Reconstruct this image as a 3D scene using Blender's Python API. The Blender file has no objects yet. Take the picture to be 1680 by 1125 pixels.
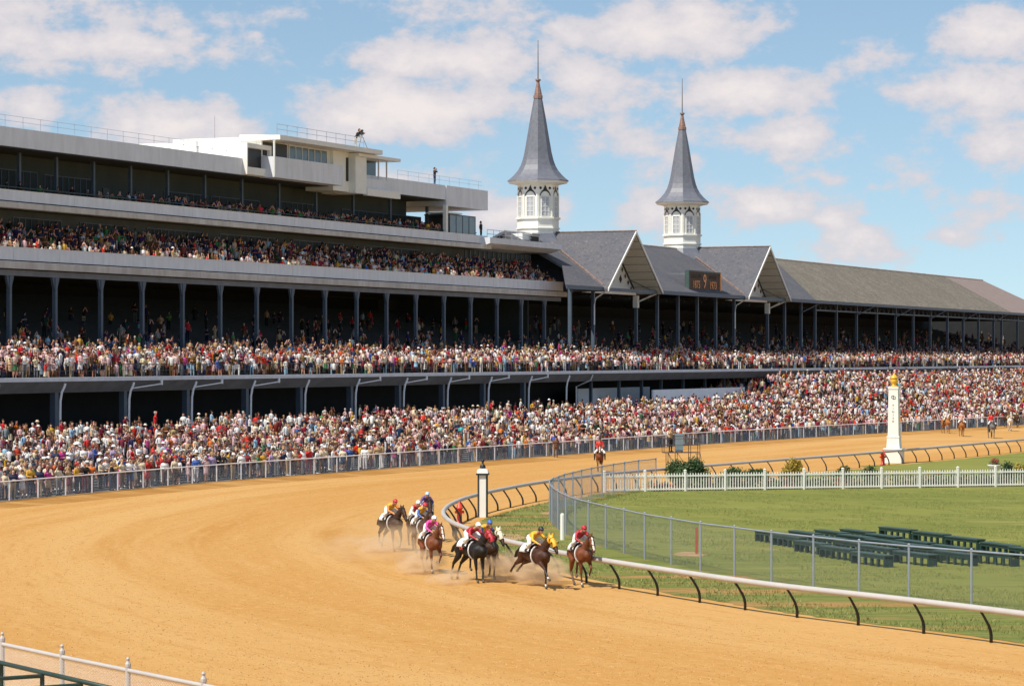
import bpy, bmesh, math, random
import numpy as np
from mathutils import Vector, Matrix, Euler

random.seed(7)
RNG = np.random.default_rng(11)
R = math.radians
PI = math.pi
S = bpy.context.scene
COL = S.collection

# ------------------------------------------------------------------ camera, sky, sun, exposure
CAMH = 8.0
FPX = 4500.0                       # focal length in photograph pixels (1680 wide)
HOR = 585.0                        # horizon row of the photograph
cam_d = bpy.data.cameras.new('camera')
cam = bpy.data.objects.new('camera', cam_d)
COL.objects.link(cam)
cam.location = (0, 0, CAMH)
cam.rotation_euler = (R(90), 0, 0)
cam_d.sensor_fit = 'HORIZONTAL'
cam_d.sensor_width = 36.0
cam_d.lens = FPX / 1680.0 * 36.0
cam_d.shift_y = (HOR - 562.5) / 1680.0
cam_d.clip_start = 0.5
cam_d.clip_end = 6000
S.camera = cam

SUN_EL = R(55)
SUN_H = Vector((-0.72, -0.69, 0)).normalized()      # horizontal direction towards the sun
sun_vec = Vector((SUN_H.x * math.cos(SUN_EL), SUN_H.y * math.cos(SUN_EL), math.sin(SUN_EL)))
sun_d = bpy.data.lights.new('sun', 'SUN')
sun_d.energy = 4.9
sun_d.angle = R(0.53)
sun_d.color = (1.0, 0.94, 0.84)
sun = bpy.data.objects.new('sun', sun_d)
COL.objects.link(sun)
sun.location = (-60, -30, 120)
sun.rotation_euler = sun_vec.to_track_quat('Z', 'Y').to_euler()

S.view_settings.view_transform = 'Standard'
S.view_settings.look = 'None'
S.view_settings.gamma = 1.0
S.view_settings.use_curve_mapping = False
S.view_settings.exposure = 0.12
S.cycles.volume_bounces = 3
S.cycles.max_bounces = 8

world = bpy.data.worlds.new('World')
S.world = world
world.use_nodes = True
wn = world.node_tree
wn.nodes.clear()


def wnode(t, **kw):
    n = wn.nodes.new(t)
    for k, v in kw.items():
        setattr(n, k, v)
    return n


def wmath(op, a, b=None, clamp=False):
    n = wnode('ShaderNodeMath', operation=op, use_clamp=clamp)
    for i, v in enumerate((a, b)):
        if v is None:
            continue
        if isinstance(v, (int, float)):
            n.inputs[i].default_value = v
        else:
            wn.links.new(v, n.inputs[i])
    return n.outputs[0]


w_out = wnode('ShaderNodeOutputWorld')
w_bg = wnode('ShaderNodeBackground')
w_tc = wnode('ShaderNodeTexCoord')
w_sky = wnode('ShaderNodeTexSky', sky_type='NISHITA')
w_sky.sun_disc = False
w_sky.sun_elevation = SUN_EL
w_sky.sun_rotation = math.atan2(SUN_H.x, SUN_H.y)
w_sky.altitude = 150
w_sky.air_density = 1.0
w_sky.dust_density = 0.25
w_sky.ozone_density = 2.2
# the sky is read a little above the true direction: the low clear blue of the film
w_add = wnode('ShaderNodeVectorMath', operation='ADD')
w_add.inputs[1].default_value = (0, 0, 0.085)
wn.links.new(w_tc.outputs['Generated'], w_add.inputs[0])
w_nrm = wnode('ShaderNodeVectorMath', operation='NORMALIZE')
wn.links.new(w_add.outputs[0], w_nrm.inputs[0])
wn.links.new(w_nrm.outputs[0], w_sky.inputs['Vector'])
w_gain = wnode('ShaderNodeVectorMath', operation='SCALE')
w_gain.inputs['Scale'].default_value = 1.0
wn.links.new(w_sky.outputs[0], w_gain.inputs[0])
w_tint = wnode('ShaderNodeVectorMath', operation='MULTIPLY')
w_tint.inputs[1].default_value = (1.07, 1.05, 0.96)
wn.links.new(w_gain.outputs[0], w_tint.inputs[0])


def w_noise(scale, vec, detail=6.0, rough=0.6, off=(0, 0, 0), sc=(1, 1, 1)):
    mp = wnode('ShaderNodeMapping')
    mp.inputs['Location'].default_value = off
    mp.inputs['Scale'].default_value = sc
    wn.links.new(vec, mp.inputs['Vector'])
    n = wnode('ShaderNodeTexNoise')
    n.inputs['Scale'].default_value = scale
    n.inputs['Detail'].default_value = detail
    n.inputs['Roughness'].default_value = rough
    wn.links.new(mp.outputs[0], n.inputs['Vector'])
    return n.outputs['Fac']


DIRV = w_tc.outputs['Generated']
n_big = w_noise(9.0, DIRV, 3.0, 0.5, (3.1, 0.7, 1.2), (1, 1, 2.6))
n_mid = w_noise(42.0, DIRV, 8.0, 0.58, (0, 0, 0), (1, 1, 1.7))
n_fine = w_noise(150.0, DIRV, 6.0, 0.6, (5, 2, 1), (1, 1, 1.5))
# cumulus heaps: (photo column, photo row of centre, half width, half height, weight)
HEAPS = [(150, 78, 205, 40, .8), (300, 55, 60, 30, .45), (60, 175, 95, 38, .9), (290, 205, 165, 44, 1.0), (660, 180, 185, 58, 1.1),
         (760, 95, 210, 50, .8), (1080, 55, 190, 55, .95), (1180, 62, 80, 48, .6), (960, 130, 130, 60, .6), (1240, 150, 130, 48, .75),
         (1640, 55, 110, 48, .95), (1600, 150, 130, 52, .8), (1290, 225, 130, 40, .6), (1040, 235, 110, 46, .5), (1250, 340, 140, 34, .6),
         (1060, 345, 80, 36, .6), (850, 345, 80, 34, .6), (1360, 358, 40, 22, .5), (1430, 405, 90, 30, .5), (1650, 240, 80, 44, .6),
         (1560, 385, 80, 22, .4), (600, 300, 140, 30, .4), (1410, 100, 70, 34, .45), (520, 230, 70, 40, .6), (90, 110, 140, 26, .5)]
w_sep = wnode('ShaderNodeSeparateXYZ')
wn.links.new(DIRV, w_sep.inputs[0])
acc = None
for hx, hy, hw, hh, wt in HEAPS:
    c = Vector(((hx - 840) / FPX, 1.0, (HOR - hy) / FPX)).normalized()
    sb = wnode('ShaderNodeVectorMath', operation='SUBTRACT')
    wn.links.new(DIRV, sb.inputs[0])
    sb.inputs[1].default_value = c
    ml = wnode('ShaderNodeVectorMath', operation='MULTIPLY')
    wn.links.new(sb.outputs[0], ml.inputs[0])
    ml.inputs[1].default_value = (FPX / hw / 1.12, FPX / hw / 1.12, FPX / hh / 1.15)
    ln = wnode('ShaderNodeVectorMath', operation='LENGTH')
    wn.links.new(ml.outputs[0], ln.inputs[0])
    f = wmath('SUBTRACT', 1.0, ln.outputs['Value'])
    f = wmath('MULTIPLY', wmath('MAXIMUM', f, -0.6), wt)
    acc = f if acc is None else wmath('MAXIMUM', acc, f)
# everywhere else the same kind of heaps come from the broad noise
gen = wmath('MULTIPLY', wmath('SUBTRACT', n_big, 0.56), 2.2)
field = wmath('MAXIMUM', acc, gen)
field = wmath('ADD', field, wmath('MULTIPLY', wmath('SUBTRACT', n_mid, 0.5), 1.9))
field = wmath('ADD', field, wmath('MULTIPLY', wmath('SUBTRACT', n_fine, 0.5), 0.6))
mask = wnode('ShaderNodeMapRange', interpolation_type='SMOOTHSTEP')
wn.links.new(field, mask.inputs['Value'])
mask.inputs['From Min'].default_value = -0.09
mask.inputs['From Max'].default_value = 0.34
mask.inputs['To Max'].default_value = 0.9
core = wnode('ShaderNodeMapRange', interpolation_type='SMOOTHSTEP')
wn.links.new(field, core.inputs['Value'])
core.inputs['From Min'].default_value = 0.1
core.inputs['From Max'].default_value = 1.0
ccol = wnode('ShaderNodeMix', data_type='RGBA')
wn.links.new(core.outputs[0], ccol.inputs['Factor'])
ccol.inputs[6].default_value = (5.1, 4.85, 5.15, 1)
ccol.inputs[7].default_value = (6.9, 6.2, 5.95, 1)
wmix = wnode('ShaderNodeMix', data_type='RGBA')
wn.links.new(mask.outputs[0], wmix.inputs['Factor'])
wn.links.new(w_tint.outputs[0], wmix.inputs[6])
wn.links.new(ccol.outputs[2], wmix.inputs[7])
wn.links.new(wmix.outputs[2], w_bg.inputs['Color'])
w_bg.inputs['Strength'].default_value = 0.125
wn.links.new(w_bg.outputs[0], w_out.inputs['Surface'])

# ------------------------------------------------------------------ places
DX, DY = 0.4045, 0.9146            # direction in which the stands run, in the ground plane
ROTZ = math.atan2(DY, DX)


def W(s, p, z=0.0):
    """stand coordinates (along the stand, back from the track, up) to world"""
    return Vector((DX * s - DY * p, DY * s + DX * p, z))


def to_sp(x, y):
    return DX * x + DY * y, -DY * x + DX * y


def s_at(px, p):
    u = (px - 840.0) / FPX
    return p * (u * DX + DY) / (DX - DY * u)


def gp(px, py, z=0.0):
    """where the line of sight through a photo pixel meets height z"""
    Y = (CAMH - z) * FPX / (py - HOR)
    return Vector(((px - 840.0) / FPX * Y, Y, z))


def proj(x, y, z):
    return 840 + FPX * x / y, HOR - (z - CAMH) * FPX / y


# ------------------------------------------------------------------ materials
MATS = {}


def mat(name, col, rough=0.8, var=0.12, scale=3.0, bump=0.0, bscale=None, metal=0.0, col2=None, detail=6.0, stretch=None, spec=None, object_space=True):
    if name in MATS:
        return MATS[name]
    m = bpy.data.materials.new(name)
    m.use_nodes = True
    nt = m.node_tree
    b = nt.nodes['Principled BSDF']
    b.inputs['Roughness'].default_value = rough
    b.inputs['Metallic'].default_value = metal
    if spec is not None:
        b.inputs['Specular IOR Level'].default_value = spec
    tc = nt.nodes.new('ShaderNodeTexCoord')
    vec = tc.outputs['Object']
    if stretch:
        mp = nt.nodes.new('ShaderNodeMapping')
        mp.inputs['Scale'].default_value = stretch
        nt.links.new(vec, mp.inputs['Vector'])
        vec = mp.outputs[0]
    nz = nt.nodes.new('ShaderNodeTexNoise')
    nz.inputs['Scale'].default_value = scale
    nz.inputs['Detail'].default_value = detail
    nz.inputs['Roughness'].default_value = 0.65
    nt.links.new(vec, nz.inputs['Vector'])
    mr = nt.nodes.new('ShaderNodeMapRange')
    mr.inputs['From Min'].default_value = 0.3
    mr.inputs['From Max'].default_value = 0.7
    nt.links.new(nz.outputs['Fac'], mr.inputs['Value'])
    mx = nt.nodes.new('ShaderNodeMix')
    mx.data_type = 'RGBA'
    nt.links.new(mr.outputs[0], mx.inputs['Factor'])
    c = Vector(col)
    if col2 is None:
        a_, b_ = c * (1 - var), c * (1 + var)
    else:
        a_, b_ = c, Vector(col2)
    mx.inputs[6].default_value = (*a_, 1)
    mx.inputs[7].default_value = (*b_, 1)
    nt.links.new(mx.outputs[2], b.inputs['Base Color'])
    if bump:
        nb = nt.nodes.new('ShaderNodeTexNoise')
        nb.inputs['Scale'].default_value = bscale or scale * 4
        nb.inputs['Detail'].default_value = 5
        nt.links.new(vec, nb.inputs['Vector'])
        bp = nt.nodes.new('ShaderNodeBump')
        bp.inputs['Strength'].default_value = bump
        bp.inputs['Distance'].default_value = 0.05
        nt.links.new(nb.outputs['Fac'], bp.inputs['Height'])
        nt.links.new(bp.outputs[0], b.inputs['Normal'])
    MATS[name] = m
    return m


def nlink(nt, a, b):
    nt.links.new(a, b)


def ground_mat(name, layers, rough=0.95, bump=0.5, bscale=6.0, bdist=0.08, coord='Object'):
    """colours laid one over the other: (colour, noise scale, stretch, low, high, detail)"""
    m = bpy.data.materials.new(name)
    m.use_nodes = True
    nt = m.node_tree
    b = nt.nodes['Principled BSDF']
    b.inputs['Roughness'].default_value = rough
    b.inputs['Specular IOR Level'].default_value = 0.1
    tc = nt.nodes.new('ShaderNodeTexCoord')
    cur = None
    for i, (colr, sc, st, lo, hi, det) in enumerate(layers):
        if cur is None:
            rgb = nt.nodes.new('ShaderNodeRGB')
            rgb.outputs[0].default_value = (*colr, 1)
            cur = rgb.outputs[0]
            continue
        mp = nt.nodes.new('ShaderNodeMapping')
        mp.inputs['Scale'].default_value = st
        mp.inputs['Rotation'].default_value = (0, 0, -ROTZ if coord == 'Object' else 0)
        mp.inputs['Location'].default_value = (i * 13.7, i * 5.1, 0)
        nt.links.new(tc.outputs[coord], mp.inputs['Vector'])
        nz = nt.nodes.new('ShaderNodeTexNoise')
        nz.inputs['Scale'].default_value = sc
        nz.inputs['Detail'].default_value = det
        nz.inputs['Roughness'].default_value = 0.62
        nt.links.new(mp.outputs[0], nz.inputs['Vector'])
        mr = nt.nodes.new('ShaderNodeMapRange')
        mr.interpolation_type = 'SMOOTHSTEP'
        mr.inputs['From Min'].default_value = lo
        mr.inputs['From Max'].default_value = hi
        nt.links.new(nz.outputs['Fac'], mr.inputs['Value'])
        mx = nt.nodes.new('ShaderNodeMix')
        mx.data_type = 'RGBA'
        nt.links.new(mr.outputs[0], mx.inputs['Factor'])
        nt.links.new(cur, mx.inputs[6])
        mx.inputs[7].default_value = (*colr, 1)
        cur = mx.outputs[2]
    nt.links.new(cur, b.inputs['Base Color'])
    nb = nt.nodes.new('ShaderNodeTexNoise')
    nb.inputs['Scale'].default_value = bscale
    nb.inputs['Detail'].default_value = 8
    nb.inputs['Roughness'].default_value = 0.7
    nt.links.new(tc.outputs['Object'], nb.inputs['Vector'])
    bp = nt.nodes.new('ShaderNodeBump')
    bp.inputs['Strength'].default_value = bump
    bp.inputs['Distance'].default_value = bdist
    nt.links.new(nb.outputs['Fac'], bp.inputs['Height'])
    nt.links.new(bp.outputs[0], b.inputs['Normal'])
    MATS[name] = m
    return m


SOIL = [((0.51, 0.268, 0.078), 0, 0, 0, 0, 0),
        ((0.56, 0.325, 0.118), 0.035, (0.5, 1.6, 1), 0.42, 0.60, 4),
        ((0.44, 0.205, 0.046), 0.10, (0.25, 1.6, 1), 0.52, 0.68, 6),
        ((0.58, 0.350, 0.135), 0.9, (0.12, 1.5, 1), 0.52, 0.72, 8),
        ((0.40, 0.19, 0.048), 1.6, (0.14, 1.3, 1), 0.58, 0.72, 8)]
M_DIRT = ground_mat('soil', SOIL, bump=0.6, bscale=5.0)
# on the track the tones follow the bend: first coordinate along the rail, second across
M_TRACK = ground_mat('harrowed_track_soil', [((0.51, 0.268, 0.078), 0, 0, 0, 0, 0),
                                   ((0.565, 0.330, 0.118), 1.0, (0.012, 0.13, 1), 0.38, 0.62, 4),
                                   ((0.47, 0.232, 0.058), 1.0, (0.02, 0.28, 1), 0.50, 0.72, 5),
                                   ((0.545, 0.305, 0.102), 1.0, (0.12, 1.2, 1), 0.48, 0.74, 8),
                                   ((0.475, 0.24, 0.066), 1.0, (0.2, 1.9, 1), 0.52, 0.76, 8),
                                   ((0.575, 0.335, 0.122), 1.0, (1.8, 2.6, 1), 0.50, 0.72, 8),
                                   ((0.42, 0.208, 0.056), 1.0, (2.0, 3.0, 1), 0.55, 0.73, 8)], bump=0.7, bscale=4.0, coord='UV')
M_EDGE = ground_mat('track_bank_soil', [((0.38, 0.185, 0.045), 0, 0, 0, 0, 0),
                                        ((0.48, 0.265, 0.09), 0.4, (0.3, 1.5, 1), 0.4, 0.65, 6),
                                        ((0.27, 0.13, 0.04), 3.0, (0.3, 1.4, 1), 0.56, 0.7, 8)], bump=0.7, bscale=5.0)
M_VERGE = ground_mat('patchy_grass', [((0.19, 0.225, 0.052), 0, 0, 0, 0, 0),
                                      ((0.27, 0.265, 0.078), 0.9, (0.2, 1.2, 1), 0.42, 0.62, 6),
                                      ((0.46, 0.26, 0.095), 0.42, (0.12, 1.1, 1), 0.50, 0.62, 7),
                                      ((0.125, 0.155, 0.036), 2.2, (0.3, 1, 1), 0.52, 0.70, 8),
                                      ((0.36, 0.29, 0.11), 5.0, (0.3, 1, 1), 0.60, 0.74, 6)], bump=1.0, bscale=9.0, bdist=0.12)
M_LAWN = ground_mat('mown_lawn', [((0.240, 0.250, 0.058), 0, 0, 0, 0, 0),
                                  ((0.190, 0.212, 0.047), 0.09, (0.3, 1.4, 1), 0.42, 0.62, 5),
                                  ((0.30, 0.285, 0.082), 0.30, (0.2, 1.3, 1), 0.50, 0.70, 7),
                                  ((0.155, 0.180, 0.040), 1.4, (0.16, 1.1, 1), 0.50, 0.70, 8),
                                  ((0.38, 0.32, 0.11), 1.0, (0.15, 1.3, 1), 0.64, 0.76, 7),
                                  ((0.29, 0.275, 0.08), 3.0, (0.2, 1, 1), 0.54, 0.70, 6),
                                  ((0.12, 0.145, 0.034), 3.6, (0.2, 1, 1), 0.58, 0.72, 6)], bump=1.0, bscale=9.0, bdist=0.10)
M_SOIL = ground_mat('garden_soil', [((0.11, 0.065, 0.035), 0, 0, 0, 0, 0),
                                    ((0.17, 0.12, 0.04), 0.8, (1, 1, 1), 0.45, 0.65, 6),
                                    ((0.05, 0.06, 0.02), 2.5, (1, 1, 1), 0.5, 0.7, 8)], bump=1.0, bscale=6.0)
M_DUSTY = ground_mat('bare_earth', [((0.46, 0.30, 0.15), 0, 0, 0, 0, 0),
                                    ((0.38, 0.23, 0.11), 0.7, (.3, 1, 1), 0.45, 0.65, 6)], bump=0.6, bscale=6.0)
M_FASCIA = mat('painted_concrete', (0.66, 0.665, 0.68), 0.8, 0.07, 0.9, col2=(0.79, 0.805, 0.84), stretch=(1.6, 1, 0.35), bump=0.12, bscale=8)
M_LIP = mat('weathered_concrete', (0.45, 0.40, 0.35), 0.85, 0.16, 0.9, col2=(0.66, 0.63, 0.58), stretch=(1.2, 1, 0.4))
M_WHITEWALL = mat('white_stucco', (0.82, 0.79, 0.72), 0.8, 0.04, 0.8)
M_CONC = mat('grey_concrete', (0.13, 0.128, 0.122), 0.9, 0.18, 0.8)
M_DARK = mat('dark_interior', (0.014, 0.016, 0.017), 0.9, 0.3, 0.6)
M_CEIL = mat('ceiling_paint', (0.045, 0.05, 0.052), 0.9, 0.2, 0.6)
M_GIRDER = mat('girder_paint', (0.17, 0.18, 0.20), 0.7, 0.2, 0.8)
M_STEEL = mat('column_paint', (0.075, 0.105, 0.145), 0.55, 0.15, 1.5)
M_PIPE = mat('white_pipe', (0.86, 0.86, 0.88), 0.5, 0.08, 2.0)
M_GALV = mat('galvanised_steel', (0.36, 0.39, 0.44), 0.45, 0.12, 3.0, metal=0.4)
M_WIRE = mat('fence_wire', (0.20, 0.235, 0.28), 0.55, 0.1, 3.0, metal=0.3)
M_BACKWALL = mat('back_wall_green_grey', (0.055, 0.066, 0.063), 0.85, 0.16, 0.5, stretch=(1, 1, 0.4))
M_GLASS = mat('window_glass', (0.035, 0.05, 0.055), 0.12, 0.2, 0.5, spec=0.7)
M_GLASSPALE = mat('pale_window_glass', (0.10, 0.13, 0.145), 0.2, 0.25, 0.8, spec=0.7)
M_TIERGLASS = mat('tier_window_glass', (0.022, 0.03, 0.032), 0.55, 0.3, 0.5, spec=0.15)
M_FRAME = mat('window_frame_paint', (0.70, 0.70, 0.67), 0.6, 0.05)
M_SLATE = ground_mat('blue_grey_slate', [((0.110, 0.112, 0.126), 0, 0, 0, 0, 0), ((0.128, 0.123, 0.132), 0.35, (1, 1, 1), 0.42, 0.62, 6), ((0.082, 0.086, 0.10), 2.4, (1, 1, 1), 0.50, 0.68, 9), ((0.20, 0.188, 0.19), 3.6, (1, 1, 1), 0.56, 0.70, 9)], rough=0.75, bump=0.6, bscale=4.0)
M_SPIRE = mat('spire_slate', (0.115, 0.125, 0.155), 0.5, 0.3, 2.4, col2=(0.175, 0.18, 0.205), bump=0.2, bscale=6.0, detail=9)
M_BROWNROOF = ground_mat('weathered_brown_shingle', [((0.18, 0.16, 0.128), 0, 0, 0, 0, 0), ((0.215, 0.19, 0.152), 0.3, (1, 1, 1), 0.42, 0.62, 6), ((0.135, 0.12, 0.098), 1.6, (1, 1, 1), 0.50, 0.64, 9), ((0.34, 0.315, 0.265), 2.6, (1, 1, 1), 0.55, 0.68, 9)], rough=0.9, bump=0.6, bscale=4.0)
M_REDROOF = mat('reddish_shingle', (0.23, 0.175, 0.155), 0.9, 0.3, 1.0, col2=(0.29, 0.225, 0.20), bump=0.3, bscale=4.0, detail=10)
M_COPPER = mat('copper', (0.26, 0.155, 0.12), 0.6, 0.25, 3.0, metal=0.2)
M_RIDGE = mat('copper_flashing', (0.22, 0.145, 0.115), 0.7, 0.45, 2.5)
M_NEEDLE = mat('oxidised_rod', (0.16, 0.15, 0.15), 0.5, 0.2, 3.0)
M_CREAM = mat('cream_paint', (0.82, 0.81, 0.74), 0.65, 0.05, 1.0)
M_PICKET = mat('picket_white_paint', (0.86, 0.84, 0.76), 0.6, 0.04, 1.0)
M_SPIREPANE = mat('spire_window_pane', (0.42, 0.43, 0.46), 0.25, 0.12, 1.0)
M_SOFFIT = mat('soffit_boards', (0.62, 0.585, 0.49), 0.8, 0.12, 1.0, stretch=(6, 1, 1))
M_BLACK = mat('black_paint', (0.016, 0.017, 0.018), 0.5, 0.2, 3.0)
M_RAIL = mat('rail_white_paint', (0.47, 0.44, 0.41), 0.5, 0.06, 2.0)
M_GREENP = mat('dark_green_paint', (0.018, 0.045, 0.036), 0.5, 0.25, 2.0)
M_BENCHTOP = mat('bench_green_paint', (0.035, 0.068, 0.052), 0.5, 0.22, 2.5)
M_RED = mat('red_paint', (0.78, 0.06, 0.035), 0.45, 0.12, 3.0)
M_GOLD = mat('gold_paint', (0.80, 0.44, 0.04), 0.35, 0.1, 3.0)
M_BROWNMETAL = mat('rusty_steel', (0.10, 0.06, 0.045), 0.7, 0.25, 3.0)
M_ORANGE = mat('sign_orange_lamps', (0.85, 0.34, 0.10), 0.5, 0.12, 3.0)
M_SIGNFACE = mat('sign_face', (0.075, 0.04, 0.022), 0.7, 0.3, 2.0)
M_DULLTEXT = mat('unlit_sign_letters', (0.10, 0.07, 0.05), 0.7, 0.2, 3.0)
M_SIGNFRAME = mat('sign_green_frame', (0.05, 0.085, 0.075), 0.6, 0.2, 2.0)
M_LEAF = mat('shrub_leaf', (0.05, 0.095, 0.028), 0.7, 0.4, 3.0)
M_LEAFY = mat('golden_shrub_leaf', (0.34, 0.25, 0.03), 0.7, 0.25, 3.0)
M_BARK = mat('bark', (0.09, 0.06, 0.04), 0.9, 0.2, 4.0)
M_PETAL = mat('red_petals', (0.45, 0.06, 0.06), 0.7, 0.3, 4.0)

# ------------------------------------------------------------------ mesh builder
class MB:
    def __init__(self):
        self.v = []
        self.f = []
        self.m = []
        self.smooth = False

    def add(self, vs, fs, mi=0):
        n = len(self.v)
        self.v += [tuple(v) for v in vs]
        self.f += [tuple(i + n for i in f) for f in fs]
        self.m += [mi] * len(fs)
        return self

    def box(self, a, b, mi=0):
        x0, y0, z0 = a
        x1, y1, z1 = b
        return self.add([(x0, y0, z0), (x1, y0, z0), (x1, y1, z0), (x0, y1, z0), (x0, y0, z1), (x1, y0, z1), (x1, y1, z1), (x0, y1, z1)],
                        [(3, 2, 1, 0), (4, 5, 6, 7), (0, 1, 5, 4), (1, 2, 6, 5), (2, 3, 7, 6), (3, 0, 4, 7)], mi)

    def extrude(self, prof, a, b, axis='s', mi=0):
        """closed profile in the other two axes, run along one axis from a to b"""
        n = len(prof)
        vs = []
        for t in (a, b):
            for q in prof:
                vs.append((t, q[0], q[1]) if axis == 's' else ((q[0], t, q[1]) if axis == 'p' else (q[0], q[1], t)))
        fs = [(i, (i + 1) % n, n + (i + 1) % n, n + i) for i in range(n)]
        fs += [tuple(range(n))[::-1], tuple(range(n, 2 * n))]
        return self.add(vs, fs, mi)

    def tube(self, pts, r, n=6, mi=0, cap=True, flat=None):
        pts = [Vector(p) for p in pts]
        rs = r if isinstance(r, (list, tuple)) else [r] * len(pts)
        vs, fs = [], []
        up0 = Vector((0, 0, 1))
        for i, p in enumerate(pts):
            d = (pts[min(i + 1, len(pts) - 1)] - pts[max(i - 1, 0)]).normalized()
            up = up0 if abs(d.z) < 0.9 else Vector((1, 0, 0))
            a = d.cross(up).normalized()
            b = a.cross(d).normalized()
            for k in range(n):
                t = 2 * PI * (k + 0.5) / n
                q = rs[i]
                ra, rb = (q, q) if flat is None else (q, q * flat)
                vs.append(p + a * (math.cos(t) * ra) + b * (math.sin(t) * rb))
        for i in range(len(pts) - 1):
            for k in range(n):
                k2 = (k + 1) % n
                fs.append((i * n + k, (i + 1) * n + k, (i + 1) * n + k2, i * n + k2))
        if cap:
            fs.append(tuple(range(n)))
            m0 = (len(pts) - 1) * n
            fs.append(tuple(range(m0, m0 + n))[::-1])
        return self.add(vs, fs, mi)

    def lathe(self, prof, c=(0, 0, 0), n=8, ph=0.0, mi=0):
        """(radius, height) pairs turned about a vertical axis"""
        vs, fs = [], []
        for r, z in prof:
            for k in range(n):
                t = ph + 2 * PI * k / n
                vs.append((c[0] + r * math.cos(t), c[1] + r * math.sin(t), c[2] + z))
        for i in range(len(prof) - 1):
            for k in range(n):
                k2 = (k + 1) % n
                fs.append((i * n + k, i * n + k2, (i + 1) * n + k2, (i + 1) * n + k))
        fs.append(tuple(range(n))[::-1])
        m0 = (len(prof) - 1) * n
        fs.append(tuple(range(m0, m0 + n)))
        return self.add(vs, fs, mi)

    def build(self, name, mats, parent=None, org=(0, 0, 0), smooth=False, mesh_only=False):
        me = bpy.data.meshes.new(name)
        o3 = Vector(org)
        me.from_pydata([tuple(Vector(v) - o3) for v in self.v], [], self.f)
        for m in (mats if isinstance(mats, (list, tuple)) else [mats]):
            me.materials.append(m)
        if any(self.m):
            me.polygons.foreach_set('material_index', self.m)
        if smooth:
            me.polygons.foreach_set('use_smooth', [True] * len(me.polygons))
        me.update()
        if mesh_only:
            return me
        o = bpy.data.objects.new(name, me)
        COL.objects.link(o)
        if parent is not None:
            o.parent = parent
        return o


def tag(o, label=None, cat=None, group=None, kind=None):
    if label:
        o['label'] = label
    if cat:
        o['category'] = cat
    if group:
        o['group'] = group
    if kind:
        o['kind'] = kind
    return o


def thing(name, label, cat, loc=(0, 0, 0), rz=0.0, group=None, scale=1.0):
    o = bpy.data.objects.new(name, None)
    o.empty_display_size = 0.3
    COL.objects.link(o)
    o.location = loc
    o.rotation_euler = (0, 0, rz)
    o.scale = (scale, scale, scale)
    return tag(o, label, cat, group)


def put(name, me, parent=None, loc=(0, 0, 0), rz=0.0):
    o = bpy.data.objects.new(name, me)
    COL.objects.link(o)
    o.location = loc
    o.rotation_euler = (0, 0, rz)
    if parent is not None:
        o.parent = parent
    return o


def copy_tree(o, parent=None):
    c = o.copy()
    COL.objects.link(c)
    if parent is not None:
        c.parent = parent
    for ch in list(o.children):
        copy_tree(ch, c)
    return c


def text_mesh(txt, size, depth=0.0, align='CENTER'):
    cu = bpy.data.curves.new('letters', 'FONT')
    cu.body = txt
    cu.size = size
    cu.align_x = align
    cu.align_y = 'CENTER'
    cu.extrude = depth
    cu.resolution_u = 2
    ob = bpy.data.objects.new('letters', cu)
    COL.objects.link(ob)
    dg = bpy.context.evaluated_depsgraph_get()
    me = bpy.data.meshes.new_from_object(ob.evaluated_get(dg))
    bpy.data.objects.remove(ob)
    bpy.data.curves.remove(cu)
    me.materials.clear()
    return me


def capsule(p0, r0, p1, r1, n=10, sy=1.0):
    """a closed tapered capsule; sy squeezes it sideways (y)"""
    p0, p1 = np.array(p0, float), np.array(p1, float)
    d = p1 - p0
    L = np.linalg.norm(d)
    d = d / L if L > 1e-6 else np.array([0, 0, 1.0])
    up = np.array([0, 0, 1.0]) if abs(d[2]) < 0.9 else np.array([1.0, 0, 0])
    a = np.cross(d, up)
    a /= np.linalg.norm(a)
    b = np.cross(a, d)
    rings = []
    for t in (-80, -50, -20, 0):
        rings.append((p0 + d * r0 * math.sin(R(t)), r0 * math.cos(R(t))))
    for t in (0, 20, 50, 80):
        rings.append((p1 + d * r1 * math.sin(R(t)), r1 * math.cos(R(t))))
    ang = np.arange(n) * 2 * PI / n
    vs = []
    for c, r in rings:
        for t in ang:
            q = (a * math.cos(t) + b * math.sin(t)) * r
            q[1] *= sy
            vs.append(c + q)
    fs = []
    for i in range(len(rings) - 1):
        for k in range(n):
            k2 = (k + 1) % n
            fs.append((i * n + k, (i + 1) * n + k, (i + 1) * n + k2, i * n + k2))
    fs.append(tuple(range(n)))
    m0 = (len(rings) - 1) * n
    fs.append(tuple(range(m0, m0 + n))[::-1])
    return vs, fs


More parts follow.
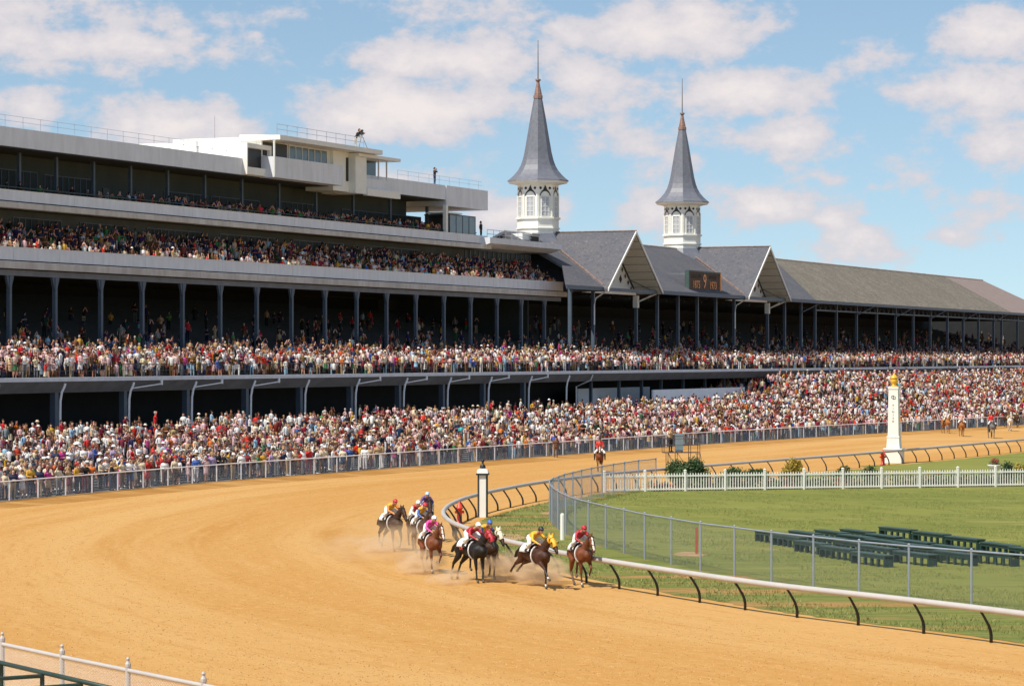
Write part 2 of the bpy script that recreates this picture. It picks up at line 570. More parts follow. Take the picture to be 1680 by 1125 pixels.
def organic(name, prims, voxel, tris, nmat, smooth_it=2):
    """one continuous skin grown round tapered capsules (p0, r0, p1, r1, slot[, sy])"""
    mb = MB()
    for q in prims:
        vs, fs = capsule(q[0], q[1], q[2], q[3], 10, q[5] if len(q) > 5 else 1.0)
        mb.add(vs, fs)
    me0 = mb.build(name, [], mesh_only=True)
    ob = bpy.data.objects.new(name, me0)
    COL.objects.link(ob)
    rm = ob.modifiers.new('r', 'REMESH')
    rm.mode = 'VOXEL'
    rm.voxel_size = voxel
    sm = ob.modifiers.new('s', 'SMOOTH')
    sm.iterations = smooth_it
    sm.factor = 0.5
    dg = bpy.context.evaluated_depsgraph_get()
    ev = ob.evaluated_get(dg)
    nf = len(ev.data.polygons) * 2
    if nf > tris:
        dc = ob.modifiers.new('d', 'DECIMATE')
        dc.ratio = tris / nf
        dg = bpy.context.evaluated_depsgraph_get()
        ev = ob.evaluated_get(dg)
    me = bpy.data.meshes.new_from_object(ev)
    me.name = name
    bpy.data.objects.remove(ob)
    bpy.data.meshes.remove(me0)
    n = len(me.polygons)
    cen = np.empty(n * 3)
    me.polygons.foreach_get('center', cen)
    cen = cen.reshape(-1, 3)
    best = np.full(n, 1e9)
    idx = np.zeros(n, int)
    for q in prims:
        p0, p1 = np.array(q[0], float), np.array(q[2], float)
        d = p1 - p0
        L2 = max(float(d @ d), 1e-9)
        t = np.clip(((cen - p0) @ d) / L2, 0, 1)
        c = p0 + t[:, None] * d
        e = cen - c
        if len(q) > 5:
            e = e / np.array([1, q[5], 1])
        dist = np.linalg.norm(e, axis=1) - (q[1] + t * (q[3] - q[1]))
        w = dist < best
        best[w] = dist[w]
        idx[w] = q[4]
    me.materials.clear()
    for i in range(nmat):
        me.materials.append(None)
    me.polygons.foreach_set('material_index', idx.tolist())
    me.polygons.foreach_set('use_smooth', [True] * n)
    me.update()
    return me


def slots(o, mats):
    for i, m in enumerate(mats):
        o.material_slots[i].link = 'OBJECT'
        o.material_slots[i].material = m
    return o


def polyline_walk(pts, step, start=0.0):
    """points every step metres along a polyline, with tangents"""
    out = []
    want = start
    run = 0.0
    for a, b in zip(pts[:-1], pts[1:]):
        d = b - a
        L = d.length
        while want <= run + L + 1e-6:
            out.append((a + d * ((want - run) / L), d / L))
            want += step
        run += L
    return out


def smooth_path(pts, n=8):
    out = []
    P = [pts[0] * 2 - pts[1]] + list(pts) + [pts[-1] * 2 - pts[-2]]
    for i in range(1, len(P) - 2):
        p0, p1, p2, p3 = P[i - 1], P[i], P[i + 1], P[i + 2]
        for k in range(n):
            t = k / n
            out.append(0.5 * ((2 * p1) + (p2 - p0) * t + (2 * p0 - 5 * p1 + 4 * p2 - p3) * t * t + (3 * p1 - p0 - 3 * p2 + p3) * t ** 3))
    out.append(pts[-1])
    return out


def chain_link(pts, z0, z1, pitch=0.075, r=0.0026, base=None):
    """woven wire between the given ground points: every wire a three-sided bar; returns an MB-like (verts, faces)"""
    A, B = [], []
    H = z1 - z0
    for i in range(len(pts) - 1):
        a, b = pts[i], pts[i + 1]
        d = b - a
        L = d.length
        za, zb = (base[i], base[i + 1]) if base else (0, 0)
        n = int((L + H) / pitch)
        for k in range(n):
            c = k * pitch
            for sg in (0, 1):
                u0, v0 = (c, 0.0) if c <= L else (L, c - L)
                u1, v1 = (c - H, H) if c >= H else (0.0, c)
                if sg:
                    u0, u1 = L - u0, L - u1
                A.append((a.x + d.x * u0 / L, a.y + d.y * u0 / L, z0 + v0 + za + (zb - za) * u0 / L))
                B.append((a.x + d.x * u1 / L, a.y + d.y * u1 / L, z0 + v1 + za + (zb - za) * u1 / L))
    A, B = np.array(A), np.array(B)
    D = B - A
    D /= np.maximum(np.linalg.norm(D, axis=1, keepdims=True), 1e-6)
    up = np.cross(D, np.array([[D[0, 1], -D[0, 0], 0.3]]))
    up /= np.linalg.norm(up, axis=1, keepdims=True)
    sd = np.cross(D, up)
    n = len(A)
    V = np.empty((n, 6, 3))
    for k in range(3):
        t = 2 * PI * k / 3
        o = (up * math.cos(t) + sd * math.sin(t)) * r
        V[:, k] = A + o
        V[:, 3 + k] = B + o
    F = np.array([[0, 1, 4, 3], [1, 2, 5, 4], [2, 0, 3, 5]])
    FF = (np.arange(n)[:, None, None] * 6 + F[None]).reshape(-1, 4)
    return V.reshape(-1, 3), FF


def np_mesh(name, V, F, mats):
    """mesh from arrays; all faces with the same number of corners"""
    me = bpy.data.meshes.new(name)
    k = F.shape[1]
    me.vertices.add(len(V))
    me.vertices.foreach_set('co', np.ascontiguousarray(V, dtype=np.float32).ravel())
    me.loops.add(F.size)
    me.loops.foreach_set('vertex_index', np.ascontiguousarray(F, dtype=np.int32).ravel())
    me.polygons.add(len(F))
    me.polygons.foreach_set('loop_start', np.arange(0, F.size, k, dtype=np.int32))
    for m in mats:
        me.materials.append(m)
    me.update(calc_edges=True)
    return me

# ------------------------------------------------------------------ paths on the ground (read off the photograph, placed on the ground plane)
rail_px = [(1680, 1001.5), (1600, 991.5), (1430, 972), (1260, 953.5), (1100, 931), (977, 912.5), (900, 898), (854, 888), (820, 880), (778.5, 867),
           (763, 861.5), (745, 854.5), (732.4, 846.5), (727, 838.3), (730, 830.9), (738.7, 824), (751, 818.4), (766, 812.8), (801, 804),
           (832, 797.9), (857, 793), (894, 787.3), (941.7, 780.9), (986, 775.6), (1080, 767.5), (1180, 759.7), (1280, 751.9), (1380, 744.6),
           (1470, 737.3), (1560, 729.6), (1680, 719), (1800, 709)]
RAILH = 1.07
rail_pts = [gp(x, y, RAILH).xy.to_3d() for x, y in rail_px]
rail_pts = [rail_pts[0] + (rail_pts[0] - rail_pts[2]).normalized() * k for k in range(42, 0, -3)] + rail_pts
RAIL = smooth_path(rail_pts, 5)
for _ in range(3):
    RAIL = [RAIL[0]] + [(RAIL[i - 1] + RAIL[i] * 2 + RAIL[i + 1]) / 4 for i in range(1, len(RAIL) - 1)] + [RAIL[-1]]


def offset_path(P, d):
    out = []
    for i, p in enumerate(P):
        t = (P[min(i + 1, len(P) - 1)] - P[max(i - 1, 0)]).normalized()
        out.append(p + Vector((t.y, -t.x, 0)) * d)
    return out


chain_px = [(1593.8, 903.5), (1491.2, 895.5), (1409.5, 888), (1334.5, 880.2), (1265.6, 872.7), (1205, 864.9), (1149.2, 858), (1101.3, 850.2),
            (1057.7, 843.2), (1023.7, 836), (993.8, 829.6), (965.4, 823.2), (944, 817.6), (928.4, 812), (915.6, 805.5), (906, 799), (901.8, 793),
            (902, 788.5), (907, 785), (916.7, 781.5), (926, 778), (939.7, 774.8), (954, 771.2), (970.3, 767.8), (987.7, 764.6), (1006.3, 761.4),
            (1024.7, 758.6), (1047.6, 755.3), (1076, 752.5)]
CHAINH = 1.78
chain_pts = [gp(x, y, CHAINH).xy.to_3d() for x, y in chain_px]
e0 = chain_pts[0] + (chain_pts[0] - chain_pts[1]).normalized() * 3
chain_pts = [e0 + (chain_pts[0] - chain_pts[1]).normalized() * 3, e0] + chain_pts

crowd_px = [(-60, 833), (0, 828), (110, 817.4), (218, 807), (376, 792.8), (560, 778.5), (750, 763.3), (927, 749.5), (1060, 739), (1173, 730.5),
            (1280, 723.7), (1380, 717.2), (1530, 708), (1680, 699), (1800, 692)]
crowd_pts = smooth_path([gp(x, y).xy.to_3d() for x, y in crowd_px], 4)
_fs = np.array([to_sp(p.x, p.y)[0] for p in crowd_pts])
_fp = np.array([to_sp(p.x, p.y)[1] for p in crowd_pts])


def fence_p(s):
    return float(np.interp(s, _fs, _fp))


# ------------------------------------------------------------------ ground
def sheet(name, pts, z, m):
    me = bpy.data.meshes.new(name)
    me.from_pydata([(p.x, p.y, z) for p in pts], [], [tuple(range(len(pts)))])
    me.materials.append(m)
    me.update()
    if me.polygons[0].normal.z < 0:
        me.flip_normals()
    o = bpy.data.objects.new(name, me)
    COL.objects.link(o)
    o['kind'] = 'structure'
    return o


def ragged(P, amp, seed):
    rr = random.Random(seed)
    out = []
    for a, b in zip(P[:-1], P[1:]):
        n = max(1, int((b - a).length / 0.5))
        for k in range(n):
            q = a.lerp(b, k / n)
            out.append(q + Vector((rr.uniform(-amp, amp), rr.uniform(-amp, amp), 0)))
    out.append(P[-1])
    return out


gm = MB()
gm.add([(-700, -60, 0), (900, -60, 0), (900, 2600, 0), (-700, 2600, 0)], [(0, 1, 2, 3)])
g = gm.build('ground', M_DIRT)
g['kind'] = 'structure'

# the track itself: a strip that follows the rail round the bend, with coordinates along and across
tv, tf, tuv = [], [], []
TW = [-0.9, 0.6, 3, 6, 10, 15, 21, 28, 36, 46]
tn = []
run = 0.0
for i, p in enumerate(RAIL):
    if i:
        run += (p - RAIL[i - 1]).length
    t = (RAIL[min(i + 1, len(RAIL) - 1)] - RAIL[max(i - 1, 0)]).normalized()
    for w in TW:
        q = p - Vector((t.y, -t.x, 0)) * w
        tv.append((q.x, q.y, 0.003))
        tuv.append((run, w))
nw = len(TW)
for i in range(len(RAIL) - 1):
    for k in range(nw - 1):
        tf.append((i * nw + k, (i + 1) * nw + k, (i + 1) * nw + k + 1, i * nw + k + 1))
me = bpy.data.meshes.new('track')
me.from_pydata(tv, [], tf)
uvl = me.uv_layers.new(name='along_across')
for lp in me.loops:
    uvl.data[lp.index].uv = tuv[lp.vertex_index]
me.materials.append(M_TRACK)
me.update()
if me.polygons[0].normal.z < 0:
    me.flip_normals()
ob = bpy.data.objects.new('track', me)
COL.objects.link(ob)
ob['kind'] = 'structure'

infield_edge = ragged(offset_path(RAIL, 1.15), 0.16, 3)
close = [Vector((120, 330, 0)), Vector((200, 200, 0)), Vector((120, 20, 0))]
sheet('grass_verge', infield_edge + close, 0.008, M_VERGE)

lawn_edge = ragged(offset_path(chain_pts, 0.35), 0.1, 5)
PF0, PF1 = Vector((5.45, 161.9, 0)), Vector((46.0, 173.2, 0))       # picket fence line
sheet('lawn', lawn_edge + [PF0 + Vector((3.4, 1.2, 0)), PF1 + Vector((20, 5.4, 0)), Vector((150, 180, 0)), Vector((110, 30, 0))], 0.012, M_LAWN)
# planted ground behind the picket fence and the grass round the finish post
gdir = (PF1 - PF0).normalized()
gnor = Vector((-gdir.y, gdir.x, 0))
back_lo = [PF0 + gdir * a + gnor * 0.25 for a in np.linspace(3.2, 60, 30)]
back_hi = [PF0 + gdir * a + gnor * w for a, w in zip(np.linspace(60, 3.2, 30), [6.4] * 22 + [5.2, 4.2, 3.4, 3, 2.6, 2.2, 2, 2])]
sheet('flower_bed', back_lo + ragged(back_hi, 0.2, 8), 0.018, M_SOIL)
behind = [p for p in offset_path(RAIL, 1.1) if p.y > 150 and p.y < 186]
sheet('bare_earth', behind + [PF0 + gdir * 17 + gnor * 9, PF0 + gdir * 12 + gnor * 5, PF0 + gdir * 3.0 + gnor * 1.6, PF0 - gnor * 0.6, Vector((3.3, 153.5, 0))], 0.0115, M_DUSTY)
strip = [p for p in offset_path(RAIL, 1.15) if p.y > 203]
sheet('finish_lawn', [Vector((25.4, 201.0, 0))] + ragged(strip, 0.12, 9) + [Vector((90, 215, 0)), Vector((50, 180.5, 0)), Vector((30, 180, 0))], 0.0215, M_LAWN)

# the bank of loose soil that rises to the outer fence
bp = offset_path(crowd_pts, 2.6)
bm_ = MB()
n = len(crowd_pts)
rr = random.Random(4)
vs = []
for i in range(n):
    a, b = bp[i], crowd_pts[i]
    vs += [(a.x, a.y, -0.01), (a.x * .45 + b.x * .55, a.y * .45 + b.y * .55, 0.07 + rr.uniform(0, .04)), (b.x, b.y, 0.20)]
fs = []
for i in range(n - 1):
    for k in range(2):
        fs.append((i * 3 + k, (i + 1) * 3 + k, (i + 1) * 3 + k + 1, i * 3 + k + 1))
bm_.add(vs, fs)
ob = bm_.build('track_bank', M_EDGE, smooth=True)
ob['kind'] = 'structure'

# ------------------------------------------------------------------ standing terraces between the fence and the stands
P_BACK = 113.0
ROW = 0.92


def ramp_top(s):
    t = min(max((s - 296) / 30.0, 0), 1)
    t = t * t * (3 - 2 * t)
    return 1.85 + 2.4 * t


def n_rows(s):
    return int((P_BACK - fence_p(s) - 0.6) / ROW)


def terrace_z(s, p):
    pf = fence_p(s) + 0.6
    k = max(0, int((p - pf) / ROW))
    t = min(k * ROW / max(106.0 - pf, 1), 1.0)
    return 0.12 + ramp_top(s) * t ** 1.05


tm = MB()
SS = np.concatenate([np.arange(60, 330, 6.0), np.arange(330, 620, 12.0)])
NR = 43
for a, b in zip(SS[:-1], SS[1:]):
    pa, pb = fence_p(a) + 0.6, fence_p(b) + 0.6
    vs = []
    fs = []
    for j, (s, pf) in enumerate(((a, pa), (b, pb))):
        for k in range(NR):
            p = min(pf + k * ROW, P_BACK)
            z = 0.12 + ramp_top(s) * min(k * ROW / max(106.0 - pf, 1), 1.0) ** 1.05
            p2 = min(pf + (k + 1) * ROW, P_BACK)
            vs += [tuple(W(s, p, z)), tuple(W(s, p2, z))]
    m2 = NR * 2
    for k in range(m2 - 1):
        fs.append((k, m2 + k, m2 + k + 1, k + 1))
    f0 = len(vs)
    vs += [tuple(W(a, pa - 0.62, 0.0)), tuple(W(b, pb - 0.62, 0.0)), tuple(W(a, pa, 0.12)), tuple(W(b, pb, 0.12))]
    fs.append((f0, f0 + 1, f0 + 3, f0 + 2))
    tm.add(vs, fs)
ob = tm.build('terraces', M_CONC)
ob['kind'] = 'structure'

# ------------------------------------------------------------------ clubhouse (modern part of the stands)
S0C = s_at(-330, 116)
ORG_C = (200.0, 116.0, 0.0)
club = thing('clubhouse', 'long grey concrete clubhouse with three crowded tiers at the left', 'clubhouse', W(ORG_C[0], ORG_C[1]), ROTZ)


def cpart(name, mb, m, label=None, parent=None, smooth=False):
    o = mb.build(name, m, parent or club, ORG_C, smooth)
    if parent is not None and parent is not club:
        o.location = (0, 0, 0)
    if label:
        o['label'] = label
    return o


S_R5 = s_at(799, 119)
S_R5b = s_at(731, 119)
S_R4 = s_at(799, 118)
S_R3 = s_at(924, 116)
S_L = S0C
S_CAN = s_at(921, 117)
PW3 = 119.8          # back wall of the third tier
PW4 = 123.2

# roof slab with its deep edge
m = MB()
m.extrude([(119, 23.95), (119, 25.4), (119.35, 25.42), (119.35, 25.2), (141, 25.2), (141, 23.95)], S_L, S_R5b)
cpart('roof', m, M_FASCIA)
m = MB()
m.extrude([(118.9, 23.35), (118.9, 25.4), (131, 25.4), (131, 23.35)], S_R5b + 0.004, S_R5)
cpart('roof_end', m, M_FASCIA, 'deeper end of the flat roof')
m = MB()
m.box((S_L, 119.05, 23.86), (S_R5b, 131, 23.94))
cpart('soffit', m, M_CEIL)
# fourth tier
def parapet(pz, za, zb, zc, s1, depth):
    m = MB()
    # panels between fine joints
    L = s1 - S_L
    n = int(L / 6.0)
    for i in range(n):
        a, b = S_L + L * i / n + 0.015, S_L + L * (i + 1) / n - 0.015
        m.box((a, pz, zb + 0.08), (b, pz + 0.35, za))
    m.box((S_L, pz + 0.02, zb + 0.08), (s1 - 0.02, pz + 0.33, za - 0.02))
    cpart('parapet', m, M_FASCIA)
    m = MB()
    m.extrude([(pz - 0.35, zc), (pz - 0.35, zb - 0.05), (pz - 0.05, zb), (pz + 0.4, zb), (pz + 0.4, zc)], S_L, s1 + 0.35)
    cpart('ledge', m, M_LIP)
    m = MB()
    m.box((S_L, pz + 0.42, zc - 0.02), (s1, depth, zb + 0.05))
    cpart('floor_slab', m, M_CEIL)
    m = MB()
    m.box((S_L, pz - 0.02, za + 0.003), (s1, pz + 0.37, za + 0.06))
    cpart('coping', m, M_WHITEWALL)


parapet(118.0, 20.5, 19.66, 19.18, S_R4, 124.0)
parapet(116.0, 16.08, 15.08, 14.52, S_R3, 121.0)
# walls behind the upper tiers
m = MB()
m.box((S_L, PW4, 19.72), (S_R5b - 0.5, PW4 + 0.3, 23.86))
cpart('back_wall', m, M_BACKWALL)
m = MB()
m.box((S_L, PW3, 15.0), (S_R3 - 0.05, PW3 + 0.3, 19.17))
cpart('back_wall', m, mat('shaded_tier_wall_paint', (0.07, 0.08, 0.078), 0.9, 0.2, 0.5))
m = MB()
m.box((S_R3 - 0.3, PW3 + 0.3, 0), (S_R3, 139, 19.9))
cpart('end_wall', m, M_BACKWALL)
# raking third tier floor
m = MB()
for k in range(5):
    m.box((S_L, 116.5 + k * .68, 15.13), (S_R3 - 0.06, 116.5 + (k + 1) * .68 - 0.004, 15.15 + k * 0.42))
cpart('seating_steps', m, mat('dark_step_paint', (0.032, 0.035, 0.035), 0.9, 0.2, 0.8))
# the end of the rake: a dark panel with a sloping rail
m = MB()
m.extrude([(116.4, 15.1), (116.4, 16.1), (119.7, 17.75), (119.7, 15.1)], S_R3 - 0.055, S_R3)
cpart('end_panel', m, M_STEEL)
# windows of the fourth tier wall
def wall_window(s0, s1, z0, z1, p, mull, glass=M_TIERGLASS, name='window'):
    m = MB()
    t = 0.07
    m.box((s0, p - 0.07, z0), (s1, p - 0.004, z0 + t))
    m.box((s0, p - 0.07, z1 - t), (s1, p - 0.004, z1))
    for i in range(mull + 1):
        a = s0 + (s1 - s0 - t) * i / mull
        m.box((a, p - 0.075, z0 + t), (a + t, p - 0.004, z1 - t))
    f = cpart(name, m, M_STEEL)
    for i in range(mull):
        a = s0 + (s1 - s0 - t) * i / mull + t
        b = s0 + (s1 - s0 - t) * (i + 1) / mull
        g = MB()
        g.box((a, p - 0.04, z0 + t), (b, p - 0.008, z1 - t))
        q = g.build('pane', glass, f, ORG_C)


wall_window(s_at(-60, PW4), s_at(60, PW4), 20.5, 22.7, PW4, 10)
wall_window(s_at(72, PW4), s_at(150, PW4), 20.4, 22.6, PW4, 8)
wall_window(s_at(268, PW4), s_at(340, PW4), 20.6, 22.3, PW4, 6)
wall_window(s_at(345, PW4), s_at(425, PW4), 20.6, 22.3, PW4, 6)
wall_window(s_at(452, PW4), s_at(520, PW4), 20.5, 22.5, PW4, 8)
wall_window(s_at(560, PW4), s_at(690, PW4), 20.5, 22.4, PW4, 10)
for x in (168, 222, 300, 545, 668):
    s = s_at(x, PW4)
    m = MB()
    m.box((s, PW4 - 0.06, 19.74), (s + 1.0, PW4 - 0.004, 22.0))
    d = cpart('door', m, M_BLACK)
for x in np.linspace(30, 700, 12):
    s = s_at(x, 121.3)
    m = MB()
    m.box((s, 121.2, 19.73), (s + 0.25, 121.45, 23.85))
    cpart('column', m, M_STEEL)
# dark handrail along the fourth tier, panes of the third tier wall
m = MB()
for z in (20.85, 20.62):
    m.tube([(S_L, 118.75, z), (S_R4 - 1, 118.75, z)], 0.05, 5)
for a in np.arange(S_L, S_R4 - 1, 3.0):
    m.box((a, 118.72, 19.7), (a + 0.06, 118.78, 20.85))
cpart('handrail', m, M_GREENP)
for x0, x1 in ((20, 100), (130, 210), (240, 330), (360, 450), (480, 560), (600, 690)):
    wall_window(s_at(x0, PW3), s_at(x1, PW3), 17.55, 18.7, PW3, 8)
for x in np.linspace(762, 868, 15):
    s = s_at(x, PW3)
    m = MB()
    m.box((s, PW3 - 0.10, 16.3), (s + 0.22, PW3 - 0.004, 19.1))
    cpart('wall_fin', m, M_STEEL)
# glazed booth at the end of the fourth tier and the white post beside it
sa, sb = s_at(735, 118.8), s_at(777, 118.8)
m = MB()
for a in np.linspace(sa, sb, 5):
    m.box((a, 118.6, 20.0), (a + 0.09, 118.69, 22.4))
m.box((sa, 118.6, 22.4), (sb + 0.09, 121.5, 22.52))
m.box((sb, 121.3, 20.0), (sb + 0.09, 121.4, 22.4))
bth = cpart('glazed_booth', m, M_STEEL)
for a, b in zip(np.linspace(sa, sb, 5)[:-1], np.linspace(sa, sb, 5)[1:]):
    g = MB()
    g.box((a + 0.09, 118.63, 20.0), (b, 118.66, 22.4))
    g.build('pane', M_GLASSPALE, bth, ORG_C)
g = MB()
g.box((sa, 121.3, 20.0), (sb, 121.42, 22.4))
g.build('booth_wall', M_BACKWALL, bth, ORG_C)
m = MB()
m.box((s_at(731, 118.5), 118.45, 20.0), (s_at(731, 118.5) + 0.5, 118.8, 23.35))
cpart('white_post', m, M_WHITEWALL)
m = MB()
m.extrude([(118.4, 22.55), (118.4, 22.7), (121, 22.7), (121, 22.55)], s_at(733, 118.5) + 0.3, s_at(757, 118.5))
cpart('booth_canopy', m, M_WHITEWALL)
# flat canopy over the end of the third tier
m = MB()
m.extrude([(116.9, 19.75), (116.9, 20.35), (122.5, 20.35), (122.5, 19.35), (118.2, 19.35)], s_at(800, 117) + 0.4, S_CAN)
cpart('canopy', m, M_FASCIA, 'thin flat canopy over the end of the third tier')
m = MB()
for z in (21.3, 20.85):
    m.tube([(s_at(800, 118) + 1, 118.5, z), (S_R3 - 3, 118.5, z)], 0.03, 5)
for a in np.arange(s_at(800, 118) + 1, S_R3 - 3, 1.6):
    m.tube([(a, 118.5, 20.35), (a, 118.5, 21.3)], 0.025, 5)
cpart('railing', m, M_GALV)
# roof railing
m = MB()
for z in (26.35, 25.95):
    m.tube([(S_L, 119.5, z), (s_at(404, 119.5), 119.5, z)], 0.016, 5)
    m.tube([(s_at(652, 119.5), 119.5, z), (S_R5 - 0.3, 119.5, z)], 0.016, 5)
for a in np.concatenate([np.arange(S_L, s_at(404, 119.5), 2.4), np.arange(s_at(652, 119.5), S_R5 - 0.3, 2.4)]):
    m.tube([(a, 119.5, 25.38), (a, 119.5, 26.36)], 0.02, 5)
cpart('roof_railing', m, M_GALV)

# the press box on the roof
PB = 117.6
def sx(x, p=PB):
    return s_at(x, p)
m = MB()   # long white block behind, its bright end wall faces the camera
m.box((sx(450), 119.4, 25.41), (sx(612), 128, 27.55))
m.box((sx(400, 119.8), 120.2, 25.41), (sx(450) - 0.01, 128, 26.75))
m.box((sx(330, 124), 124.5, 25.41), (sx(400, 119.8) - 0.01, 131, 27.1))
pent = cpart('press_box', m, M_WHITEWALL)
m = MB()
m.box((sx(450), PB, 23.9), (sx(563), 119.39, 25.75))
g = m.build('press_box_front', M_FASCIA, pent, ORG_C)
m = MB()
m.box((sx(450) + 0.01, 118.9, 25.76), (sx(563), 119.38, 27.2))
g = m.build('press_box_wall', M_WHITEWALL, pent, ORG_C)
m = MB()
m.extrude([(PB - 0.7, 27.2), (PB - 0.7, 27.62), (121, 27.75), (121, 27.2)], sx(450) - 0.2, sx(617))
m.build('press_box_eave', M_WHITEWALL, pent, ORG_C)
wa, wb = sx(474, 118.8), sx(536, 118.8)
m = MB()
nw = 6
for i in range(nw + 1):
    a = wa + (wb - wa) * i / nw
    m.box((a, 118.78, 25.8), (a + 0.12, 118.9, 27.15))
m.box((wa, 118.79, 25.77), (wb + .1, 118.89, 25.87))
m.box((wa, 118.79, 27.05), (wb + .1, 118.89, 27.19))
m.build('window_frame', M_FRAME, pent, ORG_C)
for i in range(nw):
    a, b = wa + (wb - wa) * i / nw + 0.12, wa + (wb - wa) * (i + 1) / nw
    g = MB()
    g.box((a, 118.82, 25.87), (b, 118.86, 27.05))
    g.build('window_pane', M_GLASSPALE, pent, ORG_C)
m = MB()
m.box((sx(452), 118.80, 25.9), (sx(471, 118.8), 118.895, 27.1))
m.build('open_window', M_BLACK, pent, ORG_C)
m = MB()
m.tube([(sx(447.5), PB - 0.15, 23.95), (sx(447.5), PB - 0.15, 27.1), (sx(452), PB - 0.3, 27.25)], 0.10, 6)
m.build('downpipe', M_CREAM, pent, ORG_C)
# open camera bay left of it
m = MB()
b0, b1 = sx(404, 118.6), sx(444, 118.6)
m.box((b0, 118.5, 24.0), (b0 + 0.12, 120.19, 26.75))
m.box((b1 - 0.3, 118.5, 24.0), (b1, 120.19, 26.75))
m.box((b0 + 0.12, 118.5, 26.35), (b1 - 0.3, 120.19, 26.75))
m.box((b0 + 0.12, 118.5, 24.0), (b1 - 0.3, 118.9, 24.65))
m.build('camera_bay', M_WHITEWALL, pent, ORG_C)
m = MB()
m.box((b0 + 0.12, 118.93, 24.66), (b1 - 0.3, 118.98, 26.34))
m.build('bay_opening', M_BLACK, pent, ORG_C)
# stair block with a slit window and the open room at the right
m = MB()
m.box((sx(562) + 0.02, 118.6, 23.5), (sx(588), 121.5, 27.19))
m.box((sx(588) + 0.004, 117.9, 23.4), (sx(606), 121.5, 27.1))
m.build('stair_block', M_CREAM, pent, ORG_C)
m = MB()
m.box((sx(569, 118.5), 118.54, 24.5), (sx(572.5, 118.5), 118.598, 26.7))
m.build('slit_window', M_BLACK, pent, ORG_C)
c0, c1 = sx(606) + 0.02, sx(647)
m = MB()
m.box((c0, 118.3, 23.97), (c1, 121.5, 25.0))
m.build('open_room_front', M_FASCIA, pent, ORG_C)
m = MB()
m.box((c0, 119.6, 25.0), (c1, 121.5, 26.85))
m.build('open_room_back', M_GLASS, pent, ORG_C)
m = MB()
for a in (c0, (c0 * .35 + c1 * .65), c1 - 0.12):
    m.box((a, 118.35, 25.0), (a + 0.12, 118.47, 26.85))
m.build('open_room_post', M_FRAME, pent, ORG_C)
m = MB()
m.box((c0 - 2.4, 117.5, 26.86), (c1 + 1.2, 122, 27.15))
m.build('open_room_roof', M_WHITEWALL, pent, ORG_C)
m = MB()
m.box((c0, 117.8, 23.3), (sx(660), 118.29, 23.96))
m.build('open_room_ledge', M_WHITEWALL, pent, ORG_C)
m = MB()
for z in (28.75, 28.3):
    m.tube([(sx(464), 118.2, z), (sx(606), 118.2, z)], 0.028, 5)
for a in np.linspace(sx(464), sx(606), 10):
    m.tube([(a, 118.2, 27.6), (a, 118.2, 28.76)], 0.028, 5)
m.build('press_box_railing', M_GALV, pent, ORG_C)
m = MB()
m.tube([(sx(400), 120.5, 26.7), (sx(400), 120.5, 29.0)], 0.014, 4)
m.build('aerial', M_NEEDLE, pent, ORG_C)

# ---- second tier deck shared out between clubhouse and grandstand
P_DK = 107.0
M_STEP = mat('dark_step_paint', (0.032, 0.035, 0.035), 0.9, 0.2, 0.8)
S_J = s_at(926, P_DK)


def deck_z(k):
    return 6.52 + 0.20 * k


DROW = 0.85


def deck(parent, org, s0, s1, rear, first):
    def part(name, mb, mt):
        return mb.build(name, mt, parent, org)
    m = MB()
    m.box((s0, P_DK - 0.1, 6.26), (s1, P_DK + 0.5, 6.54))
    part('deck_edge', m, M_FASCIA)
    m = MB()
    m.extrude([(P_DK + 0.15, 6.25), (P_DK + 1.0, 5.45), (P_DK + 1.4, 5.45), (P_DK + 1.4, 6.25)], s0, s1)
    part('deck_girder', m, M_GIRDER)
    m = MB()
    for k in range(int((rear - P_DK) / DROW)):
        a = P_DK + 0.51 + k * DROW
        m.box((s0, a, 6.30), (s1, a + DROW - 0.003, deck_z(k)))
    part('deck_steps', m, M_STEP)
    m = MB()
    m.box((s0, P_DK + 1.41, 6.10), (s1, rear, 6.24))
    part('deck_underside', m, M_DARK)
    m = MB()
    m.tube([(s0, P_DK + 0.1, 7.45), (s1, P_DK + 0.1, 7.45)], 0.022, 5)
    m.tube([(s0, P_DK + 0.1, 7.0), (s1, P_DK + 0.1, 7.0)], 0.016, 5)
    for a in np.arange(s0, s1, 2.6):
        m.tube([(a, P_DK + 0.1, 6.53), (a, P_DK + 0.1, 7.46)], 0.02, 5)
    part('deck_railing', m, M_BLACK)


deck(club, ORG_C, S_L, S_J, 138.0, True)
m = MB()
m.box((S_L, 138.5, 6.0), (S_R3 - 0.31, 138.8, 14.5))
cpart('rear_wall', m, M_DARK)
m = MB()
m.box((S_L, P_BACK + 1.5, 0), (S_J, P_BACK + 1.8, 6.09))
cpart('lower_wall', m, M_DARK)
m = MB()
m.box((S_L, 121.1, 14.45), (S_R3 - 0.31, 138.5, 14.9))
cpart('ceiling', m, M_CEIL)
# columns under the third tier, with a beam and knee braces
PC = 116.2
ctop = [-70, 15, 90, 165, 233, 299, 361, 421, 478, 533, 585, 634, 682, 728, 772, 815, 855, 893]
for x in ctop:
    s = s_at(x, PC)
    m = MB()
    m.box((s - 0.14, PC - 0.15, 6.6), (s + 0.14, PC + 0.15, 14.0))
    for sg in (-1, 1):
        m.add([(s + sg * 0.14, PC - 0.1, 13.0), (s + sg * 0.14, PC + 0.1, 13.0), (s + sg * 0.5, PC + 0.1, 14.0), (s + sg * 0.5, PC - 0.1, 14.0), (s + sg * 0.14, PC - 0.1, 14.0), (s + sg * 0.14, PC + 0.1, 14.0)],
              [(0, 1, 2, 3), (4, 3, 2, 5), (0, 3, 4), (1, 5, 2), (0, 4, 5, 1)])
    cpart('column', m, M_STEEL)
m = MB()
m.box((S_L, PC - 0.15, 14.01), (S_R3 - 0.5, PC + 0.15, 14.44))
